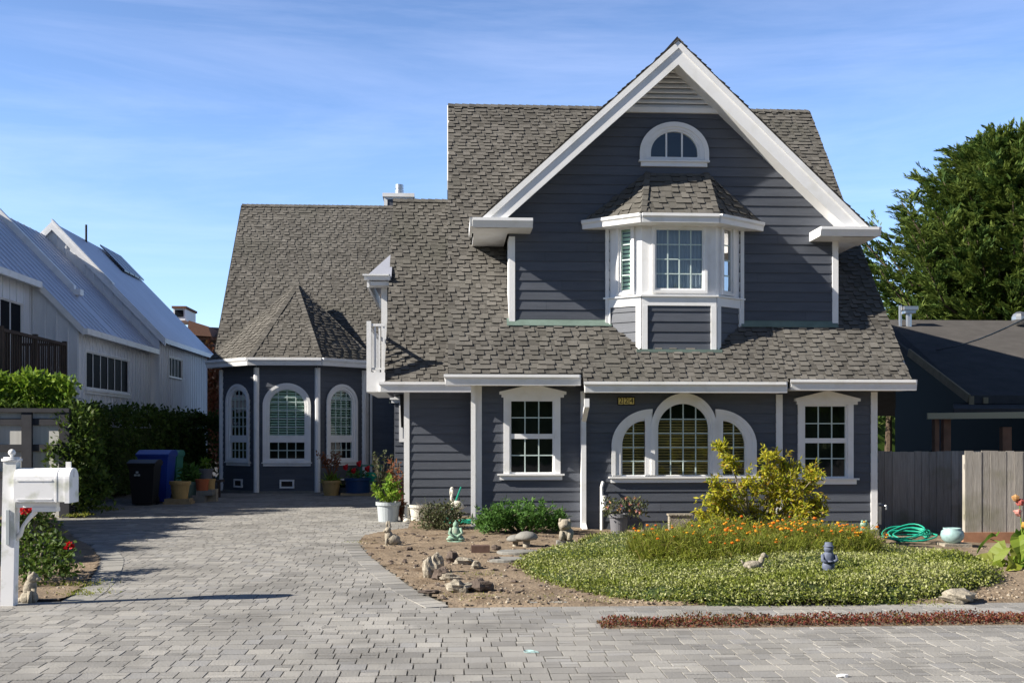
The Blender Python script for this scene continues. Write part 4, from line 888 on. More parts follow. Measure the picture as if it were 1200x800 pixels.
# ---------------------------------------------------------------- far brown house
fh = thing('brown_roofed_house', 'distant brown roofed house between the white house and the grey house', 'house', (-20, 72, 0))
m = MB(); x0, x1 = PX(196,72), PX(262,72); z1, z0 = PZ(220,372,72), 0
m.box(x0, x1+2, 72, 80, 0, PZ(220,396,72)); m.build('wall', M['brown'], fh)
m = MB(); xm = PX(222,72); m.prism([(x0-.5,71.6,PZ(0,398,72)),(x1+2.5,71.6,PZ(0,398,72)),(x1+1.5,75,PZ(0,383,72)),(x0+.8,75,PZ(0,379,72))], (0,0,.2)); m.prism([(PX(219,71),71,PZ(0,391,71)),(PX(248,71),71,PZ(0,393,71)),(PX(244,71),71,PZ(0,381,71)),(PX(221,71),71,PZ(0,374,71))], (0,5,0)); m.build('roof', M['brownroof'], fh)
m = MB(); m.box(PX(203,73), PX(217,73), 73, 76, PZ(0,374,73), PZ(0,360,73)); m.build('roof_cabin', M['batten'], fh); m = MB(); m.box(PX(202,73), PX(219,73), 72.8, 76, PZ(0,360,73), PZ(0,357.5,73)); m.build('cabin_roof', M['brownroof'], fh)
m = MB(); m.box(PX(205,73), PX(215,73), 72.96, 72.99, PZ(0,370,73), PZ(0,362,73)); m.build('window', M['glass_dark'], fh)

# ---------------------------------------------------------------- foliage helpers
def cloud(mb, c, rr, n, size, asp=.5, shell=.55, up=.25, lump=.3, seed=0, flat=0.):
    c = Vector(c)
    for _ in range(n):
        d = rdir(); q = (shell+(1-shell)*rnd.random()) if rnd.random() < .8 else rnd.random()
        k = 1+lump*noise.noise(d*1.9+Vector((seed, seed*2.3, 1)))*1.6
        p = c+Vector((d.x*rr[0], d.y*rr[1], d.z*rr[2]))*q*k
        ld = (rdir(up)+d*.5).normalized(); nn = rdir(.5+flat)
        s = size*U(.6, 1.3); mb.leaf(p, ld, nn, s, s*asp)
def stems(mb, base, tips, r0=.02, r1=.006, bend=.15):
    base = Vector(base)
    for tpt in tips:
        tpt = Vector(tpt); mid = base.lerp(tpt, .5)+Vector((U(-bend,bend), U(-bend,bend), U(0,bend))); mb.tube([base, mid, tpt], [r0, (r0+r1)/2, r1], 5)
# ---------------------------------------------------------------- hedge and fence on the left boundary
def hedge_at(mb, x0, y0, x1, y1, w, zt, n, size=.11, seed=0, zlo=.1, lump=.5):
    a, b = Vector((x0, y0, 0)), Vector((x1, y1, 0)); d = (b-a).normalized(); s = Vector((d.y, -d.x, 0))
    for _ in range(n):
        t = rnd.random(); p = a.lerp(b, t); f = rnd.random()
        bump = lump*(noise.noise(Vector((p.x*.9+seed, p.y*.9, 0)))+.6*noise.noise(Vector((p.x*2.7, p.y*2.7, seed))))
        top = zt+bump*.6; ww = w/2*(1+bump*.6)
        if f < .62: z = zlo+(top-zlo)*rnd.random(); k = 1 if rnd.random() < .85 else -1; off = ww*k*(1-.35*max(0, (z/top-.7)/.3)**2)*(1+.35*noise.noise(Vector((p.x*1.8, p.y*1.8, z*1.8+seed))))*U(.72, 1.04)
        else: off = U(-ww, ww); z = top*U(.88, 1.04)-.25*(off/ww)**2*.5
        mb.leaf(p+s*off+Vector((0,0,z)), rdir(.2), rdir(.4), size*U(.6,1.3), size*U(.35,.6))
def hedge_core(mb, x0, y0, x1, y1, w, zt):
    a, b = Vector((x0,y0,0)), Vector((x1,y1,0)); mb.bar(a+Vector((0,0,zt*.47)), b+Vector((0,0,zt*.47)), w*.62, zt*.8)
h = thing('ivy_hedge', 'tall dark green ivy hedge along the left side of the driveway', 'hedge', (-9, 28, 0))
m = MB(); k = MB()
hedge_at(m, -8.9, 23.2, -9.3, 30, 1.0, 2.35, 9000, .13, 1); hedge_at(m, -9.3, 30, -8.6, 38, 1.3, 2.35, 8000, .14, 2); hedge_at(m, -9.3, 36.5, -7.2, 38, 1.0, 2.2, 3500, .15, 5); hedge_core(k, -8.9, 23.4, -9.3, 30, 1.0, 2.2); hedge_core(k, -9.3, 30, -8.6, 38, 1.3, 2.2)
cloud(m, (-7.62, 23.2, 1.3), (.55,.5,1.15), 2400, .12, seed=3); cloud(m, (-7.6, 23.5, .6), (.65,.5,.6), 1200, .12, seed=4)
m.build('foliage', M['hedge'], h); k.build('hedge_core', M['coverbase'], h)
m = MB(); hedge_at(m, -10.9, 23.8, -7.9, 24.0, .9, 2.86, 5200, .14, 7, zlo=2.0, lump=.4)
lv = m.build('ivy_mound', M['ivy']); tag(lv, 'sunlit yellow green ivy mound spilling over the top of the grey panel fence', 'ivy')
pf = thing('panel_fence', 'fence of pale panels with dark grey posts and rails behind the mailbox', 'fence', (-8.6, 23, 0))
m = MB(); xr = PX(82, 23); m.box(-11.5, xr-.05, 23.03, 23.06, 0, 2.2); m.build('fence_panel', M['panel'], pf)
m = MB(); m.box(-11.5, xr, 22.93, 23.12, 2.17, 2.25); m.build('top_cap', M['darkfence'], pf)
for yy in (494, 524.5, 556): m = MB(); z = PZ(40, yy, 23); m.box(-11.5, xr, 22.985, 23.028, z-.07, z+.07); m.build('rail', M['darkfence'], pf)
for px_ in (32, 76, -14, -60): m = MB(); x = PX(px_, 23); m.box(x-.1, x+.1, 22.95, 23.1, 0, 2.17); m.build('post', M['darkfence'], pf)
# unseen hedge added left of the frame to shade the near driveway
h2 = thing('added_hedge', 'unseen green hedge added beyond the left edge of the frame for its shade', 'hedge', (-9, 17, 0))
m = MB(); hedge_at(m, -9.3, 13.6, -9.6, 21.9, 1.2, 2.8, 8500, .22, 8); m.build('foliage', M['hedge'], h2); k = MB(); hedge_core(k, -9.3, 13.8, -9.6, 21.8, 1.2, 3.0); k.build('hedge_core', M['coverbase'], h2)
# rusty tree between the houses
t = thing('rusty_leaved_tree', 'dark tree with rusty orange leaves between the white and grey houses', 'tree', (-10.3, 46, 0))
m = MB(); xx = PX(240, 46); t.location = (xx, 46, 0); m.tube([(xx,46,0),(xx+.1,46,2.2),(xx-.1,46,4)], [.16,.12,.05]); m.build('trunk', M['bark'], t)
m = MB(); cloud(m, (xx,46,3.6), (1.0,1,1.9), 4200, .2, seed=6); cloud(m, (xx+.3,45.5,1.8), (1.2,1,1.5), 2500, .2, seed=7); m.build('crown', M['rust'], t)
# ================================================================ RIGHT NEIGHBOUR
rn = thing('dark_neighbour_house', 'low dark house with a charcoal shingle roof in shade behind the right fence', 'house', (14, 28, 0))
RY0, RY1 = 26.0, 34.5; rz1 = PZ(1100, 375, RY1); rz0 = PZ(1150, 463, RY0); XL0 = PX(1135, RY0); XLr = PX(1038, RY1)
m = MB(); m.prism([(XL0-.0,RY0,rz0),(26,RY0,rz0),(26,RY1,rz1),(XLr,RY1,rz1)], (0,0,-.2)); 
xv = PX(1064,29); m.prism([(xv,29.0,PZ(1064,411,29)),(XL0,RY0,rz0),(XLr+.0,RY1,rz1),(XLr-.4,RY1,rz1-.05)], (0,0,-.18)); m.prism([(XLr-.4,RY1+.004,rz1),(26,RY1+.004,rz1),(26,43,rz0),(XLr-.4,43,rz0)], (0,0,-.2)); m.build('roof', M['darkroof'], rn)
m = MB(); a, b = Vector((xv,28.95,PZ(1064,413,29))), Vector((XL0,RY0-.02,rz0-.08)); m.bar(a, b, .05, .2); m.box(XL0, XL0+.12, RY0-.04, RY0, rz0-.26, rz0-.02); m.box(XL0+.35, XL0+.47, RY0-.04, RY0, rz0-.2, rz0-.05); m.build('barge_board', M['plank'], rn)
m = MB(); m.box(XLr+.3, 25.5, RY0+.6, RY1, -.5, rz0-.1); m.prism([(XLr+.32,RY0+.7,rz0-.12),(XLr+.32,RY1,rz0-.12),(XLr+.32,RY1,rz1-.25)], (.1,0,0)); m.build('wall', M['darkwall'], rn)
# lower porch roof in front
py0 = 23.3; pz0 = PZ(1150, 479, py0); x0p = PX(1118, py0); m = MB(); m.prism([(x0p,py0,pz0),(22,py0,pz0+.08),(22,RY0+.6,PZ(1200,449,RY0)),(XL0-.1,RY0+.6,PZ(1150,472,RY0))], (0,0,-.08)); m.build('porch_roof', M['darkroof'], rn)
m = MB(); m.hexa([(x0p-.6,py0-.04,pz0-.22),(22,py0-.04,pz0-.1),(22,py0,pz0-.1),(x0p-.6,py0,pz0-.22),(x0p-.6,py0-.04,pz0-.09),(22,py0-.04,pz0+.07),(22,py0,pz0+.07),(x0p-.6,py0,pz0-.09)]); m.build('porch_fascia', mat('cream_paint', (.55,.48,.30), .6), rn)
for px_, w in ((1109, .16), (1179, .2), (1097,.1)): m = MB(); x = PX(px_, py0+.3); m.box(x-w/2, x+w/2, py0+.25, py0+.4, -.4, PZ(1150, 500 if px_ == 1179 else 484, py0)); m.build('porch_post', M['redwood'], rn)
for (px_, k) in ((1055, 0), (1065, 1), (1195, 2)):
    m = MB(); x = PX(px_, 33.6); z = rz1-.15
    if k == 0: m.tube([(x,33.6,z-.2),(x,33.6,z+.5)], .05)
    elif k == 1: m.tube([(x,33.6,z-.2),(x,33.6,z+.35)], .09); m.box(x-.22, x+.22, 33.4, 33.8, z+.35, z+.46); m.box(x-.16, x+.16, 33.45, 33.75, z+.25, z+.35)
    else: m.ell((x,33.6,z+.12), (.25,.25,.22))
    m.build('roof_vent', M['metal'], rn)
m = MB(); a, b = at(1215, 366, 22), at(1098, 410, 30.5); m.tube([a.lerp(b, i/8)+Vector((0,0,-.12*sin(PI*i/8))) for i in range(9)], .018, 5); tag(m.build('overhead_cable', M['blackp']), 'thin black cable slanting over the dark roof at the right edge', 'cable')
# ---------------------------------------------------------------- wooden fence
def fz(x): return gz(x, 20.4)
for (FY, X0f, X1f, lab, base_) in ((21.2, PX(1028, 21.2), 10.6, 'dark shaded vertical board fence joining the right side of the grey house', False), (19.3, PX(1131, 19.3), 16.5, 'sunlit weathered grey board fence on a reddish base at the right edge', True)):
  wf = thing('board_fence', lab, 'fence', ((X0f+X1f)/2, FY, -.3), 'board fences on the right boundary')
  x = X0f; m = MB()
  while x < X1f:
    w = U(.135,.15); dz = U(-.012,.012); dy = U(-.006,.006); zt = PZ(1100, 528.5, FY)+dz; lo = fz(x)+(.22 if base_ else .04)
    m.hexa([(x,FY+dy,lo),(x+w,FY+dy,lo),(x+w,FY+.02+dy,lo),(x,FY+.02+dy,lo),(x,FY+dy,zt),(x+w,FY+dy,zt),(x+w,FY+.02+dy,zt),(x,FY+.02+dy,zt)])
    x += w+U(.003,.01)
  m.build('fence_board', M['greywood'], wf)
  if base_: m = MB(); m.box(X0f-.05, X1f, FY-.04, FY+.04, fz(12)-.1, fz(X0f)+.22); m.build('base_board', M['redwood'], wf)
  for z in (.2, 1.1): m = MB(); m.box(X0f, X1f, FY+.03, FY+.08, z, z+.09); m.build('rail', M['greywood'], wf)
  x = X0f+.08
  while x < X1f: m = MB(); m.box(x-.05, x+.05, FY+.08, FY+.17, -.5, 1.35); m.build('post', M['greywood'], wf); x += 2.4
# ---------------------------------------------------------------- cypress trees
def cypress(c, hgt, spread, n_br, label, seed, leafn=38, lsz=.27, lean=0):
    rs = random.Random(seed); t = thing('cypress_tree', label, 'tree', c, 'cypress trees behind the right neighbour'); c = Vector(c)
    tr = MB(); tr.tube([c, c+Vector((.2,0,hgt*.3)), c+Vector((-.2,.2,hgt*.6)), c+Vector((0,0,hgt*.93))], [.55,.42,.28,.05], 9)
    cr_ = MB()
    for i in range(n_br):
        f = (i+.5)/n_br; z = hgt*(.16+.82*f**.85); a = rs.uniform(0, 2*PI)
        if rs.random() < .55: a = rs.uniform(PI*.75, PI*1.85)
        prof = (1-((z/hgt-.36)/.66)**2*.9 if z/hgt > .36 else .85+.15*z/hgt/.36); ln = spread*max(.12, prof)*rs.uniform(.66, 1.2)
        d = Vector((cos(a), sin(a), 0)); st = c+Vector((0,0,z-ln*.18)); 
        pts = [st, st+d*ln*.4+Vector((0,0,ln*.08)), st+d*ln*.75+Vector((0,0,ln*.2)), st+d*ln+Vector((0,0,ln*.5))]
        if i % 2 == 0: tr.tube(pts, [.12,.08,.045,.012], 5)
        # sprays along the outer two thirds of the limb
        ns = int(13+ln*5)
        for k in range(ns):
            q = .22+.78*(k/ns); 
            if q < .4: p = pts[0].lerp(pts[1], q/.4)
            elif q < .75: p = pts[1].lerp(pts[2], (q-.4)/.35)
            else: p = pts[2].lerp(pts[3], (q-.75)/.25)
            sd = (d*rs.uniform(.35,1.1)+Vector((rs.uniform(-.8,.8), rs.uniform(-.8,.8), rs.uniform(.0,.55)))).normalized(); sl_ = rs.uniform(.55, 1.15)*(1.15-.45*q)*1.05
            side = sd.cross(Vector((0,0,1))).normalized(); b = rs.random()
            for _ in range(leafn):
                w = rs.random(); pp = p+sd*sl_*w+side*rs.uniform(-.24,.24)*(1-w*.85)*sl_+Vector((0,0,rs.uniform(-.09,.09)*(1-w*.6)))
                ld = (sd+Vector((rs.uniform(-.5,.5), rs.uniform(-.5,.5), rs.uniform(-.2,.55)))).normalized()
                nn = Vector((rs.uniform(-1,1), rs.uniform(-1,1), 1)).normalized(); s = lsz*rs.uniform(.5,1.1)
                cr_.leaf(pp, ld, nn, s, s*.26, min(.999, max(0, .75*b+.25*rs.random())))
    cloud(cr_, c+Vector((0,.8,hgt*.46)), (spread*.55,spread*.5,hgt*.34), 8000, lsz*1.2, .3, shell=.2, lump=.5, seed=seed)
    tr.build('trunk', M['bark'], t, smooth=True); cr_.build('crown', M['cypress'], t)
cypress((23.3, 44, 0), PZ(1150,162,44), 6.05, 380, 'broad dark green cypress filling the right edge above the dark roof', 3)
cypress((28.8, 47, 0), 16.5, 6.0, 110, 'taller cypress behind the first, cut by the right edge of the frame', 5, leafn=26, lsz=.32)
m = MB(); t = thing('small_cypress', 'low bushy cypress between the grey house roof end and the big cypress', 'tree', (18.6, 46, 0), 'cypress trees behind the right neighbour')
m.tube([(18.6,46,0),(18.7,46,4.5)], [.2,.06]); m.build('trunk', M['bark'], t); m = MB(); cloud(m, (18.6,46,5.0), (1.6,1.2,2.3), 5200, .24, .35, seed=9, lump=.5); m.build('crown', M['cypress'], t)
# far tree line to close the horizon
def row(name, label, x0, x1, y, hz, n, seed, mk='hedge'):
    m = MB()
    for i in range(n):
        x = x0+(x1-x0)*rnd.random(); hh = hz*(1+.35*noise.noise(Vector((x*.12, seed, 0)))); z = hh*rnd.random()**.6; m.leaf((x, y+U(-4,4), z), rdir(.2), rdir(.3), U(.5,1.1), U(.3,.7))
    m.box(x0, x1, y-1, y+1, 0, hz*.6); o = m.build(name, M[mk]); o['kind'] = 'stuff'; return tag(o, label, 'trees')
row('distant_trees', 'far off band of trees beyond the houses', -60, 90, 110, 7, 9000, 3)
row('added_tree_band', 'unseen band of trees added behind the viewpoint to darken reflections', -70, 70, -32, 11, 7000, 5)  # unseen trees, added to darken window reflections and cut low sky light
# ================================================================ MAILBOX
mbx = thing('mailbox', 'white mailbox on a square white post with a ball finial at the left', 'mailbox', (PX(12,11.2), 11.2, 0))
Ym = 11.2; xb = PX(10.5, Ym); xt = PX(14, Ym); zt = PZ(10, 539, Ym)
m = MB(); hw = .062; hv = .062
m.hexa([(xb-hw,Ym-hv,0),(xb+hw,Ym-hv,0),(xb+hw,Ym+hv,0),(xb-hw,Ym+hv,0),(xt-hw,Ym-hv,zt),(xt+hw,Ym-hv,zt),(xt+hw,Ym+hv,zt),(xt-hw,Ym+hv,zt)]); m.build('post', M['mailwhite'], mbx)
m = MB(); m.box(xt-.074, xt+.074, Ym-.074, Ym+.074, zt-.01, zt+.015); m.box(xt-.06, xt+.06, Ym-.06, Ym+.06, zt+.015, zt+.03); m.lathe([(.018,zt+.03),(.014,zt+.045),(.03,zt+.056),(.036,zt+.075),(.03,zt+.094),(.015,zt+.106),(.003,zt+.11)], (xt,Ym,0), 16); m.build('finial', M['white'], mbx, smooth=True)
bx0, bx1, z0, z1 = PX(22,Ym), PX(81,Ym), PZ(50,587,Ym), PZ(50,548,Ym); wd = .13
def bprof(s=1., n=14): return [(-wd*s, z0), (-wd*s, z1-.10)]+[(-wd*s*cos(PI*i/n), z1-.10+.10*s*sin(PI*i/n)) for i in range(1, n)]+[(wd*s, z1-.10), (wd*s, z0)]
m = MB(); m.prism([(bx0, Ym+y, z) for y, z in bprof()], (bx1-bx0, 0, 0)); 
bd = m.build('box', M['mailwhite'], mbx)
m = MB(); m.prism([(bx1+.002, Ym+y*1.06, z0-.012+(z-z0)*1.04) for y, z in bprof()], (.045, 0, 0)); m.prism([(bx1-.09, Ym+y*1.03, z0-.004+(z-z0)*1.02) for y, z in bprof()], (.015, 0, 0)); m.box(bx1+.047, bx1+.06, Ym-.02, Ym+.02, z1-.09, z1-.03); m.build('door', M['mailwhite'], mbx)
m = MB(); m.box(bx0+.03, bx1-.12, Ym-wd-.006, Ym-wd, z1-.125, z1-.112); m.box(bx0+.03, bx1-.12, Ym-wd-.005, Ym-wd, z0+.02, z0+.03); m.build('box_ribs', M['white'], bd)
m = MB(); m.box(bx1-.03, bx1+.02, Ym-.01, Ym+.01, z1-.02, z1+.06); m.build('latch', M['white'], mbx)
m = MB(); m.box(xt+.02, PX(68,Ym), Ym-.045, Ym+.045, z0-.06, z0-.012); m.box(PX(40,Ym), PX(68,Ym), Ym-.06, Ym+.06, z0-.10, z0-.06); m.build('support_arm', M['white'], mbx)
m = MB(); m.tube([(xt+.03,Ym,z0-.38),(xt+.08,Ym,z0-.33),(xt+.11,Ym,z0-.24),(xt+.17,Ym,z0-.16),(xt+.23,Ym,z0-.10)], [.022,.025,.018,.022,.025], 8); m.build('bracket', M['white'], mbx, smooth=True)
m = MB(); m.box(xt-.03, xt+.0, Ym-hv-.012, Ym-hv, z0-.42, z0-.08); m.build('post_plate', M['potgrey'], mbx)

# ================================================================ figures (small garden statues), all as single carved bodies
def statue(name, label, cat, mk, shapes, group=None, smooth=True):
    m = MB(); shapes(m); o = m.build(name, M[mk], smooth=smooth); return tag(o, label, cat, group)
def E(m, x, y, z, rx, ry, rz, tilt=0, lump=.12): m.ell((x, y, z), (rx, ry, rz), Matrix.Rotation(tilt, 3, 'Y'), 12, 9, lump=lump, seed=x)
# rock dog beside mailbox
p = gp(34, 706, .02)
def f(m):
    x, y = p.x, p.y; E(m,x,y,.07,.09,.08,.075); E(m,x+.01,y,.17,.065,.06,.10,.2); E(m,x+.045,y-.02,.275,.055,.05,.05); E(m,x+.095,y-.03,.262,.032,.028,.024); E(m,x+.02,y-.03,.315,.018,.014,.028); E(m,x+.06,y-.045,.315,.018,.014,.026)
    m.tube([(x+.06,y-.04,.17),(x+.075,y-.05,.02)], [.026,.022]); m.tube([(x+.03,y-.06,.15),(x+.035,y-.075,.02)], [.026,.022]); E(m,x-.08,y,.05,.035,.03,.03)
statue('dog_statue', 'small pale stone statue of a sitting dog at the foot of the mailbox post', 'statue', 'stone', f)
# rabbit
p = gp(459, 640, .03)
def f(m):
    x, y = p.x, p.y; m.box(x-.13, x+.17, y-.09, y+.09, .03, .055); E(m,x+.02,y,.13,.11,.08,.09); E(m,x-.045,y-.01,.19,.06,.055,.09); E(m,x-.055,y-.02,.28,.048,.045,.045); E(m,x-.10,y-.03,.265,.025,.025,.022)
    E(m,x-.03,y-.0,.36,.017,.012,.06,-.15); E(m,x-.07,y-.0,.36,.017,.012,.06,.1); m.tube([(x-.07,y-.05,.15),(x-.08,y-.06,.05)], [.024,.02]); E(m,x+.12,y,.09,.035,.03,.03)
statue('rabbit_statue', 'stone rabbit statue with upright ears on the bare soil by the paving', 'statue', 'stone', f)
# seated green figure
p = gp(534, 635, .04)
def f(m):
    x, y = p.x, p.y; m.lathe([(.15,.03),(.155,.05),(.14,.065)], (x+.01,y,0), 16, sq=(1,.6)); E(m,x,y,.12,.12,.08,.05); E(m,x,y,.20,.075,.055,.10); E(m,x,y-.005,.315,.042,.042,.05); m.lathe([(.02,.35),(.012,.375),(.002,.385)], (x,y,0), 8)
    for s in (-1,1): m.tube([(x+s*.07,y-.01,.26),(x+s*.10,y-.03,.18),(x+s*.03,y-.08,.14)], [.026,.024,.018]); E(m,x+s*.085,y-.05,.095,.06,.035,.03)
statue('seated_figure_statue', 'small jade green seated figure statue on a round base in front of the brown bush', 'statue', 'jade', f)
# lion mask statue on block
p = gp(664, 640, .03); bl_ = MB(); x, y = p.x, p.y
bl_.box(x-.15, x+.12, y-.1, y+.1, .0, .12); tag(bl_.build('concrete_block', M['concrete']), 'pale concrete block under the crouching stone statue beside the downspout', 'block')
def f(m):
    E(m,x-.0,y,.22,.11,.09,.11); E(m,x-.03,y-.03,.36,.10,.085,.10,0,.2); E(m,x-.06,y-.10,.34,.045,.04,.035); E(m,x+.04,y-.06,.42,.025,.02,.035); E(m,x-.10,y-.05,.43,.025,.02,.035)
    for s in (-1,1): m.tube([(x-.02+s*.06,y-.06,.26),(x-.03+s*.06,y-.10,.135)], [.035,.04]); E(m,x-.01+s*.03,y-.08,.385,.02,.012,.016)
statue('crouching_beast_statue', 'weathered stone statue of a crouching beast on a block left of the central downspout', 'statue', 'stone', f)
# pelican
p = Vector((PX(534,21.3), 21.3, 0))
def f(m):
    x, y = p.x, p.y; E(m,x+.03,y,.36,.13,.07,.09,.35); m.tube([(x-.04,y,.40),(x-.085,y,.50),(x-.06,y,.60),(x-.07,y,.66)], [.04,.028,.024,.03], 10); E(m,x-.07,y,.68,.035,.03,.035); m.tube([(x-.09,y,.68),(x-.10,y,.60),(x-.10,y,.52)], [.02,.018,.006]); m.tube([(x+.02,y,.30),(x+.02,y,.03)], .012); m.tube([(x+.06,y,.30),(x+.06,y,.03)], .012); m.lathe([(.09,.0),(.09,.03)], (x+.04,y,0), 12)
statue('pelican_statue', 'white and tan standing pelican statue against the recessed grey wall', 'statue', 'potwhite', f)
# small dog lying
p = Vector((0,0,0))
def f(m):
    x, y, z = 0, 0, 0; E(m,x-.02,y,z+.09,.17,.075,.075); E(m,x+.12,y,z+.17,.05,.045,.08,.3); E(m,x+.15,y-.02,z+.245,.05,.05,.05); E(m,x+.20,y-.03,z+.23,.035,.026,.024); E(m,x+.13,y-.05,z+.235,.018,.012,.035); E(m,x+.13,y+.03,z+.235,.018,.012,.035)
    m.tube([(x-.17,y,z+.10),(x-.22,y,z+.17)], [.022,.01])
    for s in (-1,1): m.tube([(x+.08,y+s*.04,z+.07),(x+.17,y+s*.05,z+.02)], .02); m.tube([(x-.12,y+s*.05,z+.08),(x-.06,y+s*.07,z+.02)], .026)
statue('lying_dog_statue', 'small black and cream statue of a resting dog at the back of the green groundcover', 'statue', 'stone', f)
o_ = bpy.data.objects['lying_dog_statue']; o_.scale = (.68,.68,.68); o_.location = (PX(884,12.25), 12.25, .19)
# blue grey figure with cap
p = Vector((0,0,0))
def f(m):
    x, y, z = p.x, p.y, .0; E(m,x,y,z+.12,.10,.08,.12); E(m,x,y,z+.26,.095,.075,.11); E(m,x,y-.01,z+.39,.075,.065,.065); m.lathe([(.085,z+.425),(.075,z+.435),(.06,z+.44),(.055,z+.485),(.0,z+.49)], (x,y,0), 14)
    for s in (-1,1): m.tube([(x+s*.09,y-.01,z+.30),(x+s*.11,y-.05,z+.22),(x+s*.03,y-.085,z+.19)], [.03,.028,.024]); E(m,x+s*.05,y-.04,z+.06,.04,.06,.04)
    m.lathe([(.05,z+.0),(.045,z+.02)], (x,y-.085,z+.2), 10)
statue('capped_figure_statue', 'blue grey standing figure statue with a flat cap beside the orange flowers', 'statue', 'bluestat', f)
o_ = bpy.data.objects['capped_figure_statue']; o_.scale = (.74,.74,.74); o_.location = (PX(971,12.15), 12.15, .15)
# small green frog-like figure in flowers near corner
p = Vector((PX(1012,19.2), 19.2, gz(7.2,19.2)))
def f(m):
    x, y, z = p; E(m,x,y,z+.16,.09,.07,.12); E(m,x,y-.01,z+.31,.065,.06,.06); E(m,x-.035,y-.03,z+.37,.022,.022,.022); E(m,x+.035,y-.03,z+.37,.022,.022,.022); m.tube([(x-.05,y-.05,z+.2),(x-.06,y-.07,z)], .025); m.tube([(x+.05,y-.05,z+.2),(x+.06,y-.07,z)], .025); m.lathe([(.12,z-.05),(.12,z+.03)], (x,y,0), 12)
statue('frog_statue', 'pale green sitting frog statue behind the orange flowers at the house corner', 'statue', 'jade', f)
# mushrooms
for px_, py_, s, lb in ((604, 641, .78, 'smaller stone toadstool in front of the green bush'), (617, 642, 1., 'larger grey capped stone toadstool in front of the green bush')):
    q = gp(px_, py_, .03); m = MB(); m.lathe([(.07*s,.0),(.055*s,.05),(.05*s,.17*s)], (q.x,q.y,0), 14); st = m
    t = thing('toadstool_ornament', lb, 'ornament', (q.x,q.y,0), 'stone toadstools'); m.build('stem', M['stone'], t, smooth=True)
    m = MB(); m.lathe([(.02,.14*s),(.15*s,.16*s),(.175*s,.19*s),(.15*s,.235*s),(.09*s,.27*s),(.0,.285*s)], (q.x,q.y,0), 18); m.build('cap', M['concrete'], t, smooth=True)
# rocks, blocks, wood pieces
def rock(px_, py_, sx, sy, sz_, mk, label, name='rock', cat='rock', seed=0, rot=0, grp='stones on the bare soil'):
    q = gp(px_, py_, .04); m = MB(); m.ell((q.x,q.y,SZ(q.x,q.y)+sz_*.7), (sx,sy,sz_), Matrix.Rotation(rot,3,'Z'), 12, 8, lump=.55, seed=seed+.3)
    return tag(m.build(name, M[mk]), label, cat, grp)
rock(502, 678, .07, .07, .13, 'stone', 'tall pale rock in front of the group of rubble', seed=1); rock(512, 672, .09,.08,.13, 'stone', 'rounded cream rock in the middle of the rubble', seed=2); rock(518, 680, .10,.08,.08, 'darkstone', 'jagged dark rock at the front of the rubble', seed=3); rock(530, 660, .085,.07,.085, 'darkstone', 'dark round rock behind the cream rock', seed=4)
rock(543, 662, .13,.07,.045, 'stone', 'flat pale rock lying right of the dark round rock', seed=5); rock(558, 667, .06,.06,.06, 'stone', 'small tan rock with a dark side near the flat rock', seed=6); rock(579, 658, .08,.06,.04, 'darkstone', 'dark broken rock at the edge of the groundcover', seed=7); rock(527, 681, .10,.05,.045,'stone','small low pale rock at the foot of the rubble', seed=15)
rock(538, 697, .13,.08,.07, 'stone', 'long pale broken stone near the front of the bare soil', seed=8); rock(562, 696, .14,.08,.075, 'darkstone', 'dark purple brown stone joined to the long pale one', seed=9); rock(503, 697, .12,.07,.02, 'darkstone', 'dark clod of earth beside the paving edge', seed=10)
rock(1124, 705, .17,.11,.07, 'stone', 'grey rock at the right front edge of the groundcover', seed=11); rock(581, 645, .07,.05,.04, 'darkstone', 'small dark stone right of the brick', seed=12); rock(480,646,.05,.05,.03,'darkstone','small dark stone behind the rubble', seed=13)
q = gp(563, 651); m = MB(); m.box(q.x-.13, q.x+.13, q.y-.08, q.y+.08, .03, .15); tag(m.build('brick_block', M['brick']), 'dark brown brick block on the bare soil', 'brick')
for i, (a, b, r_, lb) in enumerate(((607, 652, .30, 'flat round stepping stone behind the other one'), (594, 661, .26, 'pale stepping stone half covered by groundcover'))):
    q = gp(a, b); m = MB(); m.lathe([(r_,.0),(r_,.075),(r_*.95,.085)], (q.x,q.y,0), 18, sq=(1,.7)); tag(m.build('stepping_stone', M['concrete']), lb, 'stepping stone', 'stepping stones')
q = gp(640, 712); m = MB(); m.box(q.x-.16, q.x+.2, q.y-.05, q.y+.04, .03, .06); tag(m.build('edging_slab', M['concrete']), 'dark flat slab lying at the front edge of the soil', 'slab')
# ================================================================ pots and plants
def pot(loc, rt, rb, h, mk, name, label, cat='pot', rim=True, foliage=None, group=None, sq=(1,1), soil_=True):
    t = thing(name, label, cat, loc, group); x, y, z = loc; m = MB(); rr = rt*.93
    pr = [(rb,z),(rr,z+h*.82)]+([(rt*1.04,z+h*.83),(rt*1.04,z+h),(rt*.93,z+h),(rt*.88,z+h*.86)] if rim else [(rt,z+h),(rt*.92,z+h),(rt*.9,z+h*.86)])
    m.lathe(pr, (x,y,0), 24, sq=sq, a0=PI/4 if sq != (1,1) else 0); m.build('planter', M[mk], t, smooth=False)
    if soil_: m = MB(); m.lathe([(rt*.9,z+h*.80),(rt*.9,z+h*.87)], (x,y,0), 20, sq=sq); m.build('potting_soil', M['soil'], t)
    if foliage:
        for nm, mk2, fn in foliage: m = MB(); fn(m, Vector((x,y,z+h))); m.build(nm, M[mk2], t)
    return t
Yp = 21.7; xp = PX(455, Yp)
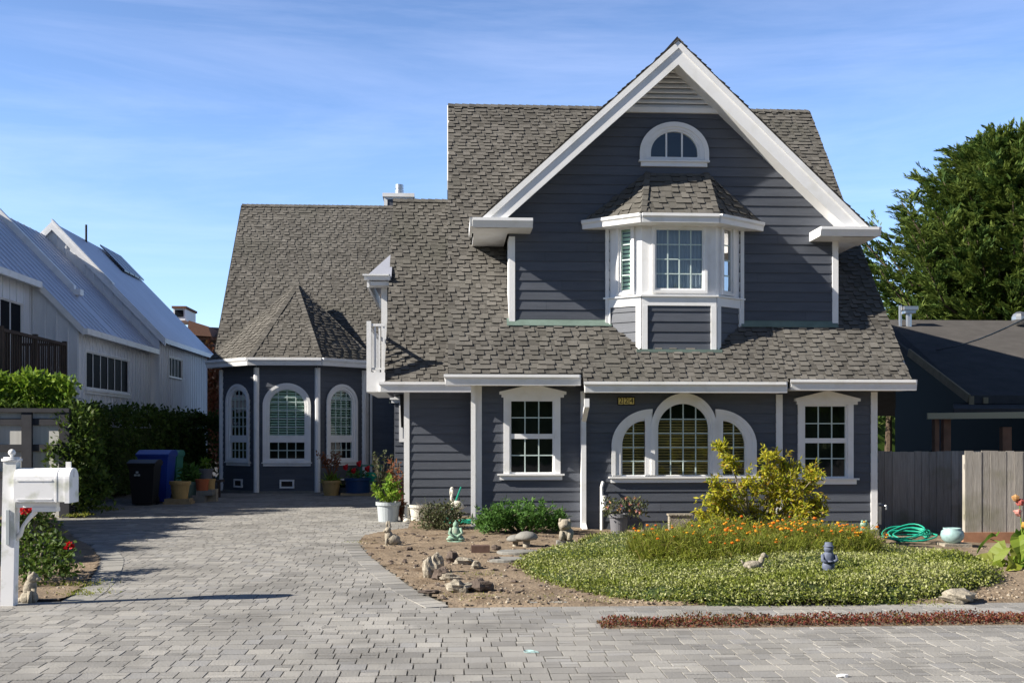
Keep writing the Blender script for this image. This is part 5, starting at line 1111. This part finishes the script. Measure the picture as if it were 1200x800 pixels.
def fol(m, c):
    for k in range(26):
        d = rdir(.5); tip = c+Vector((d.x*.30, d.y*.26, .10+abs(d.z)*.36)); m.tube([c-Vector((0,0,.05)), c.lerp(tip,.5)+Vector((0,0,.06)), tip], [.007,.005,.003], 4)
        for j in range(13): q = c.lerp(tip, U(.45,1.08)); m.leaf(q, (rdir(.0)+d*.4).normalized(), rdir(.7), U(.07,.13), U(.045,.075))
pot((xp,Yp,.03), .235, .19, .38, 'potgrey', 'potted_plant', 'pale grey round pot with a lime green leafy plant at the corner of the driveway', 'potted plant', foliage=[('foliage','limeleaf',fol)])
pot((PX(491,21.6),21.6,.03), .20, .15, .33, 'potwhite', 'empty_pot', 'cream white plastic pot against the recessed grey wall', 'pot')
def lily(m, c):
    for k in range(90): d = rdir(.3); m.leaf(c+Vector((U(-.15,.15),U(-.1,.1),-.02)), d, rdir(.4), U(.16,.36), .035)
def rusty(m, c):
    for k in range(14):
        tip = c+Vector((U(-.32,.3),U(-.2,.2),U(.45,.75))); m.tube([c, c.lerp(tip,.6)+Vector((U(-.05,.05),0,0)), tip], [.012,.008,.004], 4)
        for j in range(16): m.leaf(c.lerp(tip,U(.75,1.08))+rdir()*.07, rdir(), rdir(.4), .09, .05)
Yt = 31.2
pot((PX(388,Yt),Yt,.03), .27,.2,.42,'pottan','potted_shrub','tan pot with rusty leaved stems in front of the right post of the bay','potted plant', foliage=[('foliage','rust',rusty),('strappy_leaves','limeleaf',lily)])
def redf(m, c):
    for (dx, dz) in ((-.32,.30),(.28,.26),(.05,.40),(-.1,.2)): m.ell(c+Vector((dx,0,dz)), (.075,.07,.07), None, 8, 6, lump=.9)
def redst(m, c):
    for (dx, dz) in ((-.32,.30),(.28,.26),(.05,.40),(-.1,.2)): m.tube([c, c+Vector((dx,0,dz))], [.008,.006], 4)
    for k in range(70): m.leaf(c+Vector((U(-.3,.3),U(-.2,.2),U(0,.2))), rdir(.4), rdir(.4), .12, .06)
pot((PX(419,Yt),Yt,.10), .36,.33,.42,'potblue','potted_geranium','square dark blue planter with red geraniums in front of the bay','potted plant', foliage=[('foliage','greenleaf',redst),('red_flower','red',redf)])
m = MB(); m.box(PX(419,Yt)-.45, PX(419,Yt)+.45, Yt-.3, Yt+.3, .03, .10); tag(m.build('wooden_tray', M['plank']), 'low wooden tray under the blue planter', 'tray')
def whitevine(m, c):
    m.tube([c+Vector((-.3,0,.0)), c+Vector((-.3,0,.28)), c+Vector((.25,0,.28)), c+Vector((.25,0,0))], .025, 6)
# small planter w/ white handle
pot((PX(403,Yt+.4),Yt+.4,.03), .22,.18,.2,'potdark','trough_planter','low dark trough with yellow green strappy leaves under the right arched window','potted plant', foliage=[('foliage','oliveleaf',lily)])
# green garden chair-like stand behind
t = thing('green_plant_stand', 'green metal plant stand with a round watering can in the dark porch corner', 'plant stand', (PX(435,31.6),31.6,0)); x = PX(435,31.6)
m = MB(); 
for sx in (-.28,.28):
    for sy in (-.15,.15): m.box(x+sx-.02, x+sx+.02, 31.6+sy-.02, 31.6+sy+.02, .03, .85)
m.box(x-.32, x+.32, 31.4, 31.8, .83, .87); m.box(x-.30, x+.30, 31.42, 31.78, .35, .38); m.build('stand', M['greenp'], t)
m = MB(); m.lathe([(.17,.40),(.19,.60),(.12,.66)], (x,31.6,0), 14); m.tube([(x+.17,31.6,.46),(x+.34,31.6,.66)], [.03,.02]); m.build('watering_can', M['hose'], t)
# dark shrubs in the porch
def stemmy(name, label, px_, py_, Y, h, mk, n=10, spread=.25):
    t = thing(name, label, 'plant', (PX(px_,Y),Y,0)); b = Vector((PX(px_,Y),Y,0)); m = MB(); l = MB()
    for k in range(n):
        tip = b+Vector((U(-spread,spread), U(-spread,spread), h*U(.7,1))); m.tube([b, b.lerp(tip,.5)+Vector((U(-.05,.05),0,0)), tip], [.012,.008,.003], 4)
        for j in range(26): l.leaf(b.lerp(tip,U(.25,1.02))+rdir()*.04, rdir(.2), rdir(.4), U(.07,.13), U(.03,.055))
    m.build('stem', M['twig'], t); l.build('foliage', M[mk], t)
stemmy('tall_porch_plant', 'thin upright olive green plant in the dark porch left of the reddish one', 448, 0, 26.5, 1.35, 'oliveleaf')
stemmy('reddish_porch_plant', 'thin plant with reddish leaves next to the white corner post', 467, 0, 25.8, 1.25, 'rust')
stemmy('orange_leaved_plant', 'small plant with orange leaves between the two pale pots', 470, 0, 22.0, .55, 'rust', 8, .12)
# ornament between pots
q = Vector((PX(477,21.6), 21.6, 0)); m = MB(); m.lathe([(.09,.03),(.07,.08),(.03,.12),(.06,.2),(.05,.3),(.02,.36)], q, 12); tag(m.build('urn_ornament', M['potwhite'], smooth=True), 'small white urn ornament between the grey pot and the cream pot', 'ornament')
# left corner pot cluster
Yl = 28.0
m = MB(); x = PX(206,27.6); 
for k in range(3): m.box(x-.25, x+.42, 27.35+k*.16, 27.47+k*.16, .03, .09); m.box(x-.22, x+.38, 27.36+k*.16, 27.46+k*.16, .09, .16)
tag(m.build('timber_offcuts', M['plank']), 'short stacked timbers under the tan pot', 'timber')
pot((PX(211,27.55),27.55,.16),.25,.18,.42,'pottan','tan_pot','tan pot with a dark painted band on timbers beside the bins','pot')
def fern(m, c):
    for k in range(170): m.leaf(c+Vector((U(-.2,.2),U(-.15,.15),U(-.05,.35))), rdir(.5), rdir(.4), U(.12,.25), .06)
pot((PX(222,28.6),28.6,.03),.27,.2,.5,'potgreen','green_pot_plant','pale green pot with a leafy plant behind the tan pot','potted plant',foliage=[('foliage','greenleaf',fern)])
m = MB(); q = PX(236,28.3); m.box(q-.22,q+.12,28.1,28.5,.03,.2); m.box(q-.1,q+.3,28.15,28.5,.2,.32); tag(m.build('stacked_stones', M['concrete']), 'stacked grey stones under the terracotta pot', 'stones')
pot((PX(237,28.3),28.3,.32),.17,.14,.28,'potterra','terracotta_pot','terracotta pot on stacked stones near the bay','pot',rim=True); pot((PX(246,28.6),28.6,.34),.14,.12,.26,'pottan','small_tan_pot','small tan pot right of the terracotta pot','pot')
m = MB(); m.box(PX(246,28.6)-.18,PX(246,28.6)+.18,28.45,28.75,.03,.34); tag(m.build('planter_box', M['stone']), 'pale stone block under the small tan pot', 'block')
def yel(m, c):
    for k in range(60): m.leaf(c+Vector((U(-.12,.12),U(-.1,.1),U(-.0,.22))), rdir(.5), rdir(.4), .12, .06)
pot((PX(241,30.5),30.5,.5),.2,.16,.3,'potdark','yellow_leaved_pot','dark pot with yellow green leaves at the back by the bay corner','potted plant',foliage=[('foliage','limeleaf',yel)])
m = MB(); m.box(PX(241,30.5)-.5,PX(241,30.5)+.45,30.3,30.8,.44,.5); m.box(PX(241,30.5)-.45,PX(241,30.5)-.38,30.35,30.45,.03,.44); m.box(PX(241,30.5)+.34,PX(241,30.5)+.41,30.35,30.45,.03,.44); tag(m.build('low_bench', M['brown']), 'low dark wooden bench beside the left side of the bay', 'bench')
# small rusty shrub at base of the bay left
# ---------------------------------------------------------------- wheelie bins
def wbin(px_, Y, w, h, mk, label, lidmk=None, mark=False, rot=0.):
    x = PX(px_, Y); t = thing('wheelie_bin', label, 'bin', (x,Y,0), 'wheelie bins by the hedge'); a = w/2; b = a*.78; dpt = a*1.15; db = dpt*.75; hb = h*.9
    m = MB(); m.hexa([(x-b,Y-db,.06),(x+b,Y-db,.06),(x+b,Y+db,.06),(x-b,Y+db,.06),(x-a,Y-dpt,hb),(x+a,Y-dpt,hb),(x+a,Y+dpt,hb),(x-a,Y+dpt,hb)]); m.box(x-a-.02,x+a+.02,Y-dpt-.02,Y+dpt+.02,hb-.04,hb); m.build('bin_body', M[mk], t)
    m = MB(); m.prism([(x-a-.03,Y-dpt-.05,hb+.002),(x-a-.03,Y-dpt-.05,hb+.035),(x-a-.03,Y-dpt*.3,h),(x-a-.03,Y+dpt*.7,h),(x-a-.03,Y+dpt+.05,hb+.05),(x-a-.03,Y+dpt+.05,hb+.002)],(w+.06,0,0)); m.build('lid', M[lidmk or mk], t)
    m = MB(); m.tube([(x-a*.7,Y+dpt+.08,hb-.0),(x+a*.7,Y+dpt+.08,hb-.0)], .018); m.build('handle', M['blackp'], t)
    for s in (-1,1): m = MB(frame(x+s*b, Y+db*.8, R(90))); m.lathe([(.10,-.03),(.10,.03)], (0,0,0), 14) ; m.v = [((v[2])+x+s*b if False else v[0], v[1], v[2]) for v in m.v]; m2 = MB(); m2.tube([(x+s*b-.03,Y+db*.8,.12),(x+s*b+.03,Y+db*.8,.12)], .11, 16); m2.build('wheel', M['blackp'], t)
    if mark:
        m = MB(); 
        for k in range(3):
            an = R(90+120*k); m.box(x-.09+.045*cos(an)-.03, x-.09+.045*cos(an)+.03, Y-dpt-.0+.015-.02*0, Y-dpt+.02, .78+.045*sin(an)-.022, .78+.045*sin(an)+.022)
        o = m.build('recycling_mark', M['potgrey'], t); o.location.y -= .035
wbin(170, 27.2, .60, 1.12, 'blackp', 'black wheelie bin with a small white mark, in front of the others', mark=True)
wbin(184, 28.2, .74, 1.34, 'bluep', 'large blue wheelie bin behind the black one'); wbin(197, 29.2, .62, 1.32, 'greenp', 'dark green wheelie bin half hidden behind the blue one')
# ================================================================ shrubs against the house
t = thing('brown_green_bush', 'low twiggy olive brown bush beside the cream pot', 'bush', (PX(512,19.6),19.6,0)); m = MB(); cloud(m, (PX(517,19.6),19.6,.25),(.46,.4,.30),2600,.055,.5,lump=.45,seed=2); m.build('foliage', M['oliveleaf'], t)
m = MB(); c = Vector((PX(512,19.7),19.7,.0)); stems(m, c, [c+Vector((U(-.5,.55),U(-.3,.3),U(.2,.52))) for _ in range(40)], .012,.003,.08); m.build('stem', M['twig'], t)
t = thing('green_bush', 'wide bright green leafy bush under the left ground floor window', 'bush', (PX(610,18.7),18.7,0)); m = MB(); xx = PX(611,18.8)
for k in range(150):
    b = Vector((xx+U(-.72,.72), 18.8+U(-.4,.4), .05)); tip = b+Vector((U(-.16,.16),U(-.16,.16),U(.28,.62)*(1-.5*abs(b.x-xx)/.95)))
    for j in range(34): m.leaf(b.lerp(tip,U(.2,1.02)), rdir(.35), rdir(.4), U(.06,.12), U(.018,.034))
m.build('foliage', M['greenleaf'], t); m = MB(); c = Vector((xx,18.9,0)); stems(m, c, [c+Vector((U(-.8,.8),U(-.3,.3),U(.25,.5))) for _ in range(30)], .012,.004); m.build('stem', M['twig'], t)
# yellow shrub
t = thing('yellow_shrub', 'airy shrub of bright yellow green leaves in front of the right end of the house', 'shrub', (PX(890,17.9),17.9,0)); l = MB(); m = MB(); b = Vector((PX(888,17.9),17.9,-.1)); Ys = 17.9
def zy(y): return PZ(890,y,Ys)
blobs = [(845,585,26),(870,565,24),(895,552,24),(918,545,20),(905,580,34),(935,585,28),(880,600,36),(930,610,30),(850,612,26),(955,590,14),(950,570,12),(858,540,14),(850,525,9),(838,600,22),(835,575,18),(905,620,34),(945,560,16),(920,580,30),(870,620,30),(900,535,14),(930,560,20),(828,612,18),(845,595,24),(900,600,30),(940,612,24),(955,603,16),(925,598,28),(885,612,30),(860,600,26),(912,575,24)]
for (bx, by, br_) in blobs:
    c = Vector((PX(bx,Ys), Ys+U(-.35,.35), zy(by))); rr = br_/72.
    m.tube([b, b.lerp(c,.45)+Vector((U(-.1,.1),U(-.1,.1),.1)), c], [.028,.018,.006], 5)
    for k in range(11):
        d = rdir(.25); tip = c+d*rr*U(.7,1.2); m.tube([c-d*rr*.3, tip], [.006,.003], 4)
        for j in range(int(20+rr*22)): q = c.lerp(tip, U(.0,1.05)); l.leaf(q+rdir()*.035, (rdir(-.15)+d*.4).normalized(), rdir(.3), U(.06,.125), U(.022,.042))
l.build('foliage', M['yellowleaf'], t); m.build('stem', M['twig'], t)
# thin sprig in front of the arched window
# big leaved plant at right
t = thing('large_leaved_plant', 'large leaved yellow green plant at the right edge of the garden', 'plant', (PX(1188,13.6),13.6,0)); l = MB(); m = MB(); Yr = 13.6; b = Vector((PX(1192,Yr),Yr,0))
for (px_, py_, s) in ((1160,665,.34),(1172,655,.36),(1168,672,.3),(1185,640,.32),(1196,655,.36),(1180,680,.3),(1195,690,.3),(1205,670,.36),(1176,640,.28),(1192,618,.2),(1215,650,.36),(1222,680,.36),(1212,625,.28),(1158,690,.22),(1230,640,.3),(1187,667,.3),(1170,662,.3),(1190,650,.34),(1178,690,.28),(1200,636,.28),(1192,672,.34)):
    tip = Vector((PX(px_,Yr),Yr+U(-.35,.35),PZ(px_,py_,Yr)+.06)); m.tube([b, b.lerp(tip,.6)+Vector((0,0,.12)), tip], [.014,.01,.005], 5)
    d = (tip-b); d.z = -.25*d.length+U(-.15,.1); d.normalize(); nn = (Vector((0,-.75,.75))+rdir()*.45).normalized(); side = d.cross(nn).normalized(); L_ = s*1.1; Wd = s*.40; r = rnd.random(); N_ = 6
    prev = None
    for i in range(N_+1):
        u = i/N_; ww = Wd*sin(PI*min(.98, .12+u*.9))**.8*(1-u*.3); c = tip+d*(u-.35)*L_+nn*(.06*sin(PI*u)-.12*u*u); k = l.add([c-side*ww+nn*.03*(1+sin(u*9)), c-nn*.012, c+side*ww+nn*.03*(1+cos(u*8))])
        if prev is not None: l.face((prev,prev+1,k+1,k), r); l.face((prev+1,prev+2,k+2,k+1), r)
        prev = k
lo = l.build('foliage', leafm('big_yellow_green_leaves', [(.07,.16,.02),(.16,.27,.03),(.36,.38,.05),(.10,.20,.03),(.45,.40,.10)], .35), t); m.build('stem', M['limeleaf'], t)
m = MB(); tip = Vector((PX(1195,Yr),Yr,PZ(1195,592,Yr))); m.tube([b, b.lerp(tip,.5)+Vector((.05,0,0)), tip], [.012,.009,.006], 5); m.build('stem', M['limeleaf'], t); m = MB()
for (px_, py_) in ((1190,583),(1196,588),(1200,615),(1193,600)): m.ell(at(px_,py_,Yr), (.05,.04,.045), None, 7, 5, lump=.6, seed=px_)
m.build('flower', M['pinkred'], t)
# rose bush by the mailbox
t = thing('rose_bush', 'dark green rose bush with red blooms behind the mailbox post', 'rose bush', (PX(45,13.3),13.3,0)); l = MB(); m = MB(); fl = MB(); b = Vector((PX(40,13.4),13.4,.03))
for (px_, py_, Y) in ((25,605,13.5),(40,600,13.6),(52,612,13.5),(60,625,13.4),(30,630,13.2),(48,640,13.1),(75,650,12.9),(66,640,13.),(20,645,13.1),(35,655,12.9),(58,660,12.8),(78,665,12.7),(15,615,13.4),(28,668,12.7),(45,672,12.5),(50,596,13.8)):
    c = at(px_, py_, Y); c.z = max(c.z, .08); m.tube([b, b.lerp(c,.5)+Vector((0,0,.08)), c], [.012,.008,.004], 5)
    for k in range(105): q = c+rdir()*U(.02,.19); q.z = max(q.z,.04); l.leaf(q, rdir(.0), rdir(.5), U(.05,.085), U(.03,.05))
l.build('foliage', M['hedge'], t); m.build('stem', M['twig'], t)
for (px_, py_, Y) in ((81,640,12.9),(28,598,13.3),(37,598,13.4)):
    fl = MB(); c = at(px_, py_, Y)
    for k in range(22): d = rdir(.4); fl.leaf(c+d*.015, d, rdir(), .055, .05)
    fl.build('rose', M['red'], t)
# bucket pot with mixed flowers
Yk = 18.9; xk = PX(725, Yk)
def mixf(m, c):
    for k in range(30): m.ell(c+Vector((U(-.28,.45),U(-.15,.15),U(.0,.30))), (U(.018,.04),)*3, None, 6, 4, lump=.5, seed=k)
def mixl(m, c):
    for k in range(420): m.leaf(c+Vector((U(-.28,.5),U(-.2,.2),U(-.05,.26))), rdir(.3), rdir(.4), U(.05,.1), .03)
pot((xk,Yk,.0),.17,.13,.36,'potdark','flower_bucket','grey bucket pot with pink and orange flowers right of the standpipe','potted plant',foliage=[('foliage','oliveleaf',mixl)])
for k in range(14):
    m = MB(); c = Vector((xk+U(-.26,.42),Yk+U(-.18,.05),.36+U(.0,.28)))
    for q in range(9): d = rdir(.2); m.leaf(c, d, rdir(), U(.03,.05), .03)
    m.build('flower', M['pinkred'], bpy.data.objects['flower_bucket'])
# carved box against the wall
m = MB(); xx = PX(797, 19.5); m.box(xx-.2, xx+.2, 19.45, 19.6, .0, .28); m.box(xx-.22,xx+.22,19.43,19.62,.28,.31); m.lathe([(.09,-.03),(.07,-.02),(.03,-.0)], (0,0,0), 14); 
k = len(m.v)-14*3; m.v[k:] = [(v[0]+xx, 19.45+v[2]-.0, v[1]+.14) for v in m.v[k:]]; tag(m.build('carved_planter_box', M['stone']), 'pale carved stone box against the wall left of the yellow shrub', 'planter')
# rake / green handled tool and green tray near the corner
t = thing('green_garden_tool', 'green handled garden tool leaning on the recessed wall beside the pelican', 'garden tool', (PX(527,21.2),21.2,0)); m = MB(); m.tube([at(528,603,21.0),at(540,571,22.3)], .018); m.build('handle', M['teal'], t); m = MB(); m.box(PX(526,21.)-.10, PX(526,21.)+.1, 20.98,21.02,.03,.2); m.build('blade', M['teal'], t)
m = MB(); m.tube([(PX(545,20.6)+.28*cos(a),20.6+.14*sin(a),.08+.012*k+U(0,.01)) for k in range(4) for a in [2*PI*i/18 for i in range(18)]], .02, 6); tag(m.build('coiled_green_hose', M['teal']), 'small coil of green hose at the foot of the white corner board', 'hose')
m = MB(); m.box(PX(552,19.8)-.3, PX(552,19.8)+.1, 19.6, 20.0, -.05, .07); tag(m.build('splash_block', M['concrete']), 'pale splash block under the left corner downspout', 'splash block')
# hose coil at right
m = MB(); cx, cy = PX(1068, 18.6), 18.7; pts = []
for k in range(7):
    rr = .24+.06*(k % 4)+U(-.03,.03); ox, oy = U(-.06,.06), U(-.05,.05)
    for i in range(22): a = 2*PI*i/22; pts.append((cx+ox+rr*1.12*cos(a), cy+oy+rr*.8*sin(a), SZ(cx,cy)+.03+.012*k+.10*(1+sin(a+.15*k))*(.5+.5*(k%3)/2)+.012*sin(a*3+k)))
m.tube(pts, .014, 6); tag(m.build('garden_hose', M['hose'], smooth=True), 'coiled bright green garden hose on the ground by the right house corner', 'hose')
qx = PX(1116,18.4); z_ = gz(qx,18.4)+.1; m = MB(); m.lathe([(.10,z_),(.17,z_+.06),(.195,z_+.13),(.18,z_+.2),(.14,z_+.235),(.155,z_+.255),(.12,z_+.255),(.11,z_+.2)], (qx,18.4,0), 22); tag(m.build('pale_blue_pot', M['potaqua'], smooth=True), 'round pale blue ceramic pot near the foot of the fence', 'pot'); m = MB(); m.box(qx-.22,qx+.25,18.2,18.55,gz(qx,18.4),gz(qx,18.4)+.1); tag(m.build('paving_slab', M['stone']), 'pale slab under the blue ceramic pot', 'slab')
m = MB(); q = Vector((PX(1037,17.9),17.9,gz(7,17.9))); m.box(q.x-.015,q.x+.015,q.y-.015,q.y+.015,q.z,q.z+.28); m.box(q.x-.03,q.x+.03,q.y-.02,q.y+.02,q.z+.25,q.z+.29); tag(m.build('wooden_stake', M['plank']), 'short pale stake in the soil left of the green hose coil', 'stake')
m = MB(); m.bar(at(1133,661,17.), at(1128,648,17.1), .03); tag(m.build('dark_stake', M['brown']), 'short dark stake leaning by the foot of the fence', 'stake')
# ================================================================ orange flowers, groundcover, red sedum
fl = [gp(742,658), gp(800,668), gp(880,678), gp(950,674), gp(1030,660)]
def in_flower(x, y):
    x0, x1 = PX(745, 14.1), PX(1022, 14.4)
    if not x0 < x < x1: return 0
    u = (x-x0)/(x1-x0); w = (sin(PI*(.06+.88*u)))**.5; yc = 14.0+.55*u; return 1-abs(y-yc)/(1.05*w+1e-3)
m = MB(); fo = MB(); n = 0
while n < 15500:
    x, y = U(2.2, 5.9), U(12.8, 15.8); q = in_flower(x, y)
    if q <= 0: continue
    n += 1; hh = (.50+.22*noise.noise(Vector((x*2,y*2,0))))*min(1, .45+q*1.6)*U(.55,1.05); z0 = gz(x,y); lean = Vector((U(-.45,.45), U(-.4,.25), 0))*hh
    a = Vector((x,y,z0+.02)); tp = a+lean+Vector((0,0,hh)); md = a.lerp(tp,.5)+Vector((U(-.03,.03),0,.03)); w = U(.004,.008); sd = Vector((U(-1,1),U(-.3,.3),0)).normalized()*w; r = rnd.random()
    k = m.add([a-sd, a+sd, md+sd, md-sd, tp]); m.face((k,k+1,k+2,k+3), r); m.face((k+3,k+2,k+4), r)
    for _k in range(2): m.leaf(md.lerp(tp,rnd.random()), rdir(.5), rdir(.4), U(.05,.11), .010, min(.999,r*U(.7,1.2)))
    if rnd.random() < .022*(1+2.2*(noise.noise(Vector((x*1.6,y*1.6,5))) > .05)) and hh > .36 and rnd.random() < .35+.65*sm((y-13.6)/.6): q_ = U(.013,.03); fo.ell(tp, (q_,q_,q_*.6), None, 6, 4, lump=.5, seed=n)
o = m.build('flower_bed', M['blade']); o['kind'] = 'stuff'; tag(o, 'dense grassy foliage of the orange flowering bed below the yellow shrub', 'flower bed')
o = fo.build('orange_flowers', M['orange']); o['kind'] = 'stuff'; tag(o, 'orange and yellow blooms scattered over the grassy flower bed', 'flowers')
gc = [gp(604,664)[:2], gp(618,676)[:2], gp(640,686)[:2], gp(700,703)[:2], gp(780,712)[:2], gp(900,713.5)[:2], gp(1010,713)[:2], gp(1100,707)[:2], gp(1165,692)[:2], gp(1170,681)[:2], gp(1130,662)[:2], gp(1060,652)[:2], gp(1000,647)[:2], (5.8,17.8), (3.4,18.2), (2.4,18.2), gp(680,643)[:2], gp(625,652)[:2]]
gc = smooth_poly([tuple(p) for p in gc], 2)
def edge_d(x, y):
    p = Vector((x,y)); dmin = 9
    for i in range(len(gc)):
        a, b = Vector(gc[i]), Vector(gc[(i+1) % len(gc)]); ab = b-a; t_ = max(0, min(1, (p-a).dot(ab)/max(1e-9, ab.length_squared))); dmin = min(dmin, (p-(a+ab*t_)).length)
    return dmin
def cov_h(x, y, d): 
    t_ = min(1, d/.22); hm = .10+.10*sm((x-1.2)/2.5); return gz(x,y)+.03+hm*math.sqrt(t_*(2-t_))*(1+.22*noise.noise(Vector((x*2.2,y*2.2,0)))+.30*noise.noise(Vector((x*.8,y*.8,4)))+.2*noise.noise(Vector((x*7,y*7,0))))
base_ = MB(); idx = {}; st = .12
def vid(i, j):
    if (i,j) not in idx: x, y = .5+i*st, 10.6+j*st; ins = poly_in((x,y), gc); idx[(i,j)] = base_.add([(x,y,(cov_h(x,y,edge_d(x,y))-.035) if ins else gz(x,y)+.0)])
    return idx[(i,j)]
for i in range(64):
    for j in range(66):
        x, y = .5+(i+.5)*st, 10.6+(j+.5)*st
        if poly_in((x,y), gc): base_.face((vid(i,j),vid(i+1,j),vid(i+1,j+1),vid(i,j+1)), .5)
o = base_.build('groundcover_mat', M['coverbase']); o['kind'] = 'stuff'; tag(o, 'dark matted stems beneath the pale groundcover', 'groundcover')
m = MB(); n = 0
while n < 76000:
    x, y = U(.6, 8.2), 10.7+U(0,7.5)*rnd.random()**.75
    if not poly_in((x,y), gc): continue
    if in_flower(x,y) > .25 and rnd.random() < .9: n += 1; continue
    d = edge_d(x,y); n += 1; h = cov_h(x,y,d)
    if noise.noise(Vector((x*2.6,y*2.6,14))) > .42 and rnd.random() < .75: continue
    z = h+U(-.03,.012); out = Vector((0,0,0))
    if d < .25: z = h-U(0,1)**2*.10*(1 if rnd.random() < .5 else 0)
    pch = .5+.75*noise.noise(Vector((x*.9,y*1.1,9))); r = min(.999, max(0, rnd.random()*.6+pch*.5-.05)); s = U(.018,.038)
    m.leaf((x,y,max(z, gz(x,y)+.02)), rdir(.35), rdir(.9), s, s*.6, r)
for _ in range(15000):
    i = rnd.randrange(len(gc)); a, b = Vector(gc[i]), Vector(gc[(i+1) % len(gc)])
    if rnd.random() > (b-a).length/.5: continue
    p = a.lerp(b, rnd.random()); x, y = p.x+rnd.gauss(0,.045), p.y+rnd.gauss(0,.045); hh = (.05+.10*sm((x-1)/2.5))*rnd.random(); s = U(.022,.04); m.leaf((x,y,gz(x,y)+.03+hh), rdir(.2), rdir(.5), s, s*.6, min(.999, rnd.random()*.8))
o = m.build('groundcover', M['cover']); o['kind'] = 'stuff'; tag(o, 'low cushion of pale silvery green groundcover filling the front garden', 'groundcover')
m = MB(); xs0 = gp(706,741).x
for n in range(15000):
    x = xs0+(8.6-xs0)*rnd.random(); y = U(9.53,9.88); t_ = min(1,(x-xs0)/.15)*min(1,(y-9.47)/.10, (9.94-y)/.10); h = .03+.062*math.sqrt(max(0,t_))*(1+.5*noise.noise(Vector((x*3,y*3,2)))+.35*noise.noise(Vector((x*11,y*11,2))))
    s = U(.016,.034); pch = noise.noise(Vector((x*.9,y*2,4))); r = min(.999,max(0,rnd.random()*.8+.25*pch)); m.leaf((x,y,h*U(.35,1.05)), rdir(.7), rdir(.3), s, s*.55, r)
o = m.build('red_sedum_strip', M['sedum']); o['kind'] = 'stuff'; tag(o, 'low strip of dark red sedum planted between paving rows at the street', 'sedum')
m = MB(); m.box(xs0+.05, 8.6, 9.52, 9.9, .0, .035); o = m.build('sedum_soil', M['soil']); o['kind'] = 'structure'
# small weeds at the soil edges
m = MB()
for (px_, py_, n, s) in ((565,678,120,.02),(420,640,60,.02),(700,709,80,.02),(640,705,60,.02),(1080,714,80,.03),(560,706,120,.02),(100,700,160,.03),(90,690,200,.03),(120,600,300,.06),(90,608,260,.06)):
    c = gp(px_, py_)
    for k in range(n): x, y = c.x+rnd.gauss(0,.15), c.y+rnd.gauss(0,.12); m.leaf((x,y,SZ(x,y)), rdir(.8), rdir(.2), U(.5,1.4)*s*1.3, s*.35)
o = m.build('weeds', M['blade']); o['kind'] = 'stuff'; tag(o, 'sparse weeds and seedlings on the soil and paving edges', 'weeds')
m = MB(); c = gp(620, 763, .033)
for k in range(3): m.tube([(c.x+.04*cos(a+k)+.015*k, c.y+.05*sin(a), .035) for a in [PI*1.6*i/12 for i in range(13)]], .0035, 4)
tag(m.build('teal_paint_mark', M['potaqua']), 'small faint teal paint mark on the street paving', 'paint mark')  # teal paint mark, modelled as thin loops on the paving
m = MB(); c = gp(988, 792, .034); m.ell((c.x,c.y,.04), (.045,.03,.012), None, 9, 4, lump=.7); tag(m.build('paper_scrap', M['white']), 'crumpled white scrap on the paving near the bottom edge', 'litter')

m = MB()
for _ in range(330):
    x, y = U(-1.6, 3.), YF+U(.1, 8)
    if not poly_in((x, y), bed_main) or poly_in((x, y), gc): continue
    s_ = U(.012,.034); m.ell((x, y, SZ(x, y)+s_*.3), (s_*U(.9,1.7), s_, s_*.6), Matrix.Rotation(U(0,3), 3, 'Z'), 6, 4, lump=.6, seed=_)
    if _ % 4 == 0: a = U(0,3); m.tube([(x,y,SZ(x,y)+.01),(x+.12*cos(a),y+.12*sin(a),SZ(x,y)+.015)], .004, 4)
o = m.build('soil_clods', M['darkstone']); o['kind'] = 'stuff'; tag(o, 'dark earth clods and twigs strewn over the bare part of the bed', 'clods')
